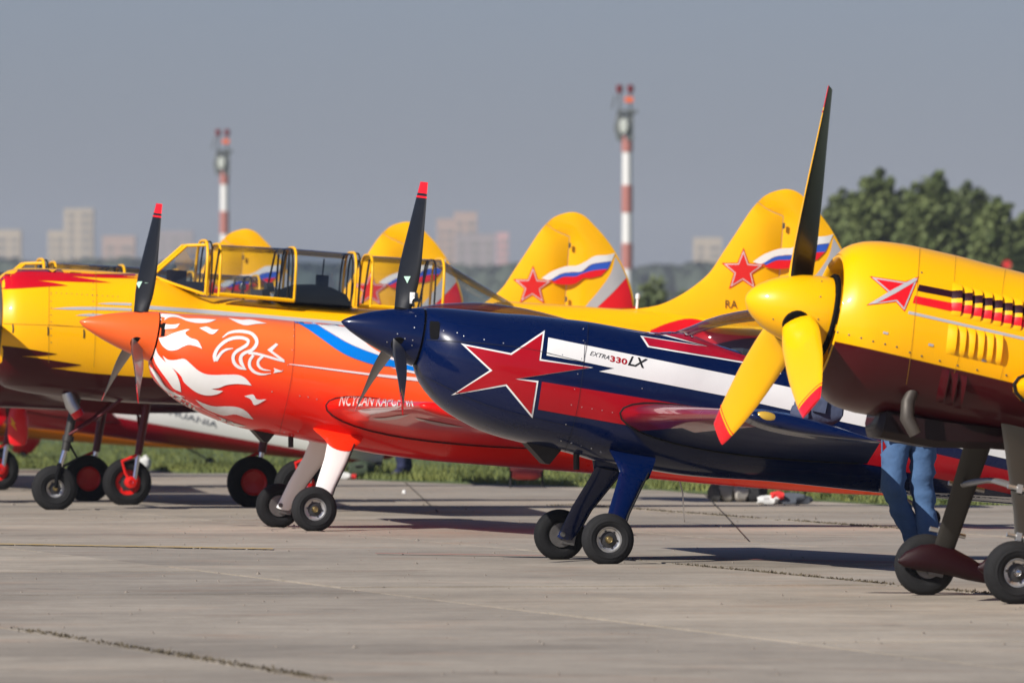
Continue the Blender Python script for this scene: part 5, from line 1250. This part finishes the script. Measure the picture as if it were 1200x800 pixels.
for sx in (-1, 1):
    for sy in (-1, 1): g = G(); g.tube([(.17*sx, .14*sy, 0), (.165*sx, .12*sy, .16)], .014, 6); g.build('leg', m_black, r)
    g = G(); g.tube([(.17*sx, .14, .15), (.172*sx, .16, .34)], .012, 6); g.build('back_post', m_black, r)
bag('equipment_bag', 'grey kit bag with a bright yellow top beside the apron edge', 'bag', 852, 588, [('body', (0, 0, .10), (.20, .2, .2), cb('grey_bag', (.20, .19, .17)), .10), ('side_pocket', (-.12, -.05, .09), (.12, .16, .18), cb('dark_bag', (.05, .05, .05)), .1), ('pouch', (.13, -.06, .08), (.14, .15, .15), cb('pale_bag', (.30, .28, .25)), .12), ('lid', (0, 0, .215), (.26, .2, .06), cb('yellow_cover', srgb(225, 205, 20)), .04)])
bag('equipment_bag', 'black kit bag right of the yellow topped bag', 'bag', 884, 588, [('body', (0, 0, .10), (.22, .22, .22), cb('black_bag', (.015, .015, .017)), .08), ('handle', (0, 0, .215), (.10, .03, .03), m_black, .02)])
bag('gear_pile', 'low pile of white, red and dark gear on the grass edge', 'gear', 914, 591, [('dark_cloth', (.10, .05, .05), (.34, .2, .12), cb('slate_cloth', (.07, .08, .10)), .15), ('white_cloth', (-.12, -.02, .04), (.20, .18, .09), cb('white_cloth', (.6, .6, .58)), .15), ('red_cloth', (-.02, -.04, .09), (.12, .12, .08), cb('red_cloth', srgb(200, 40, 40)), .15)])
bag('equipment_bag', 'dark bag lying in the grass right of the orange plane\'s wheels', 'bag', 424, 562, [('body', (0, 0, .09), (.28, .22, .18), cb('green_bag', (.03, .045, .025)), .1), ('strap', (.02, -.11, .12), (.2, .02, .03), m_black, .02)])
bag('gear_pile', 'small white and red bundle beside the orange plane\'s white leg', 'gear', 404, 562, [('white_cloth', (-.03, 0, .04), (.22, .16, .09), MATS['white_cloth'], .1), ('red_cloth', (.10, -.02, .05), (.06, .1, .08), MATS['red_cloth'], .1)])
bag('sack', 'white sack lying on the grass under the trainers', 'sack', 168, 551, [('body', (0, 0, .08), (.18, .16, .16), MATS['white_cloth'], .1), ('tied_end', (.03, 0, .165), (.06, .06, .05), MATS['white_cloth'], .1)])
bag('fuel_cap', 'tiny white cap lying on the apron behind the middle propeller', 'cap', 473.5, 578, [('dome', (0, 0, .018), (.036, .036, .036), m_white, .0), ('rim', (0, 0, .004), (.045, .045, .008), m_white, .0)])
def cable(label, pix, rad, m, group=None):
    P = [on_ground(x, y)+Vector((0, 0, rad+.004)) for x, y in pix]; g = G(); g.tube(P, rad, 6); return tag(g.build('ground_cable', m, None), label, 'cable', group)
cable('thin dark cable on the apron below the orange fuselage', [(475, 566), (484, 574), (498, 587), (513, 600)], .0045, m_black)
cable('thin dark cable on the apron right of the blue plane\'s wheels', [(826, 580), (838, 592), (858, 613), (877, 634)], .0045, m_black)
# white cord hanging from the orange plane's belly
P0 = ORA.M @ Vector((3.02, -.05, 1.0)); P1 = on_ground(802, 611)
p_a = at(794, 554, 90.5); p_b = at(800, 577, 91.0)
g = G(); g.tube([p_a+Vector((0, 0, .06)), p_a, p_b, P1], .006, 6); tag(g.build('tie_down_cord', m_white, None), 'white cord hanging down to the apron under the orange fuselage', 'cord')
# denim jacket lying on the blue plane's wing
def wing_pt(px, py, lat): return BLUE.M @ BLUE.l3(px, py, lat)
r = thing('denim_jacket', 'dark denim jacket lying on the blue plane\'s wing tip', 'jacket', Matrix.Translation(wing_pt(960, 499, 3.6)))
m_dn = denim('dark_denim', srgb(66, 74, 98))
for nm, c, d in (('body', (0, 0, .11), (.30, .22, .22)), ('sleeve', (-.11, -.05, .07), (.16, .16, .16)), ('collar', (.06, -.02, .19), (.14, .14, .08))):
    g = G(); g.add(*lump(c, d, len(nm), n=20, k=.09)); g.build(nm, m_dn, r)
g = G(); g.box((.0, -.118, .13), (.09, .012, .08), Matrix.Rotation(R(12), 3, 'Y')); g.build('pocket', m_dn, r)

# ------------------------------------------------------------------ hazy summer air
m = bpy.data.materials.new('haze_air'); m.use_nodes = True; t = m.node_tree; t.nodes.clear()
o_ = t.nodes.new('ShaderNodeOutputMaterial'); v_ = t.nodes.new('ShaderNodeVolumePrincipled'); t.links.new(v_.outputs[0], o_.inputs['Volume'])
v_.inputs['Color'].default_value = (.80, .86, .95, 1); v_.inputs['Density'].default_value = 1.05e-4; v_.inputs['Anisotropy'].default_value = .0
g = G(); g.box((0, 3200, 32), (9000, 6800, 70)); hz_ = g.build('haze', m, None, False); tag(hz_, 'pale haze filling the air over the airfield', 'haze', kind='stuff')
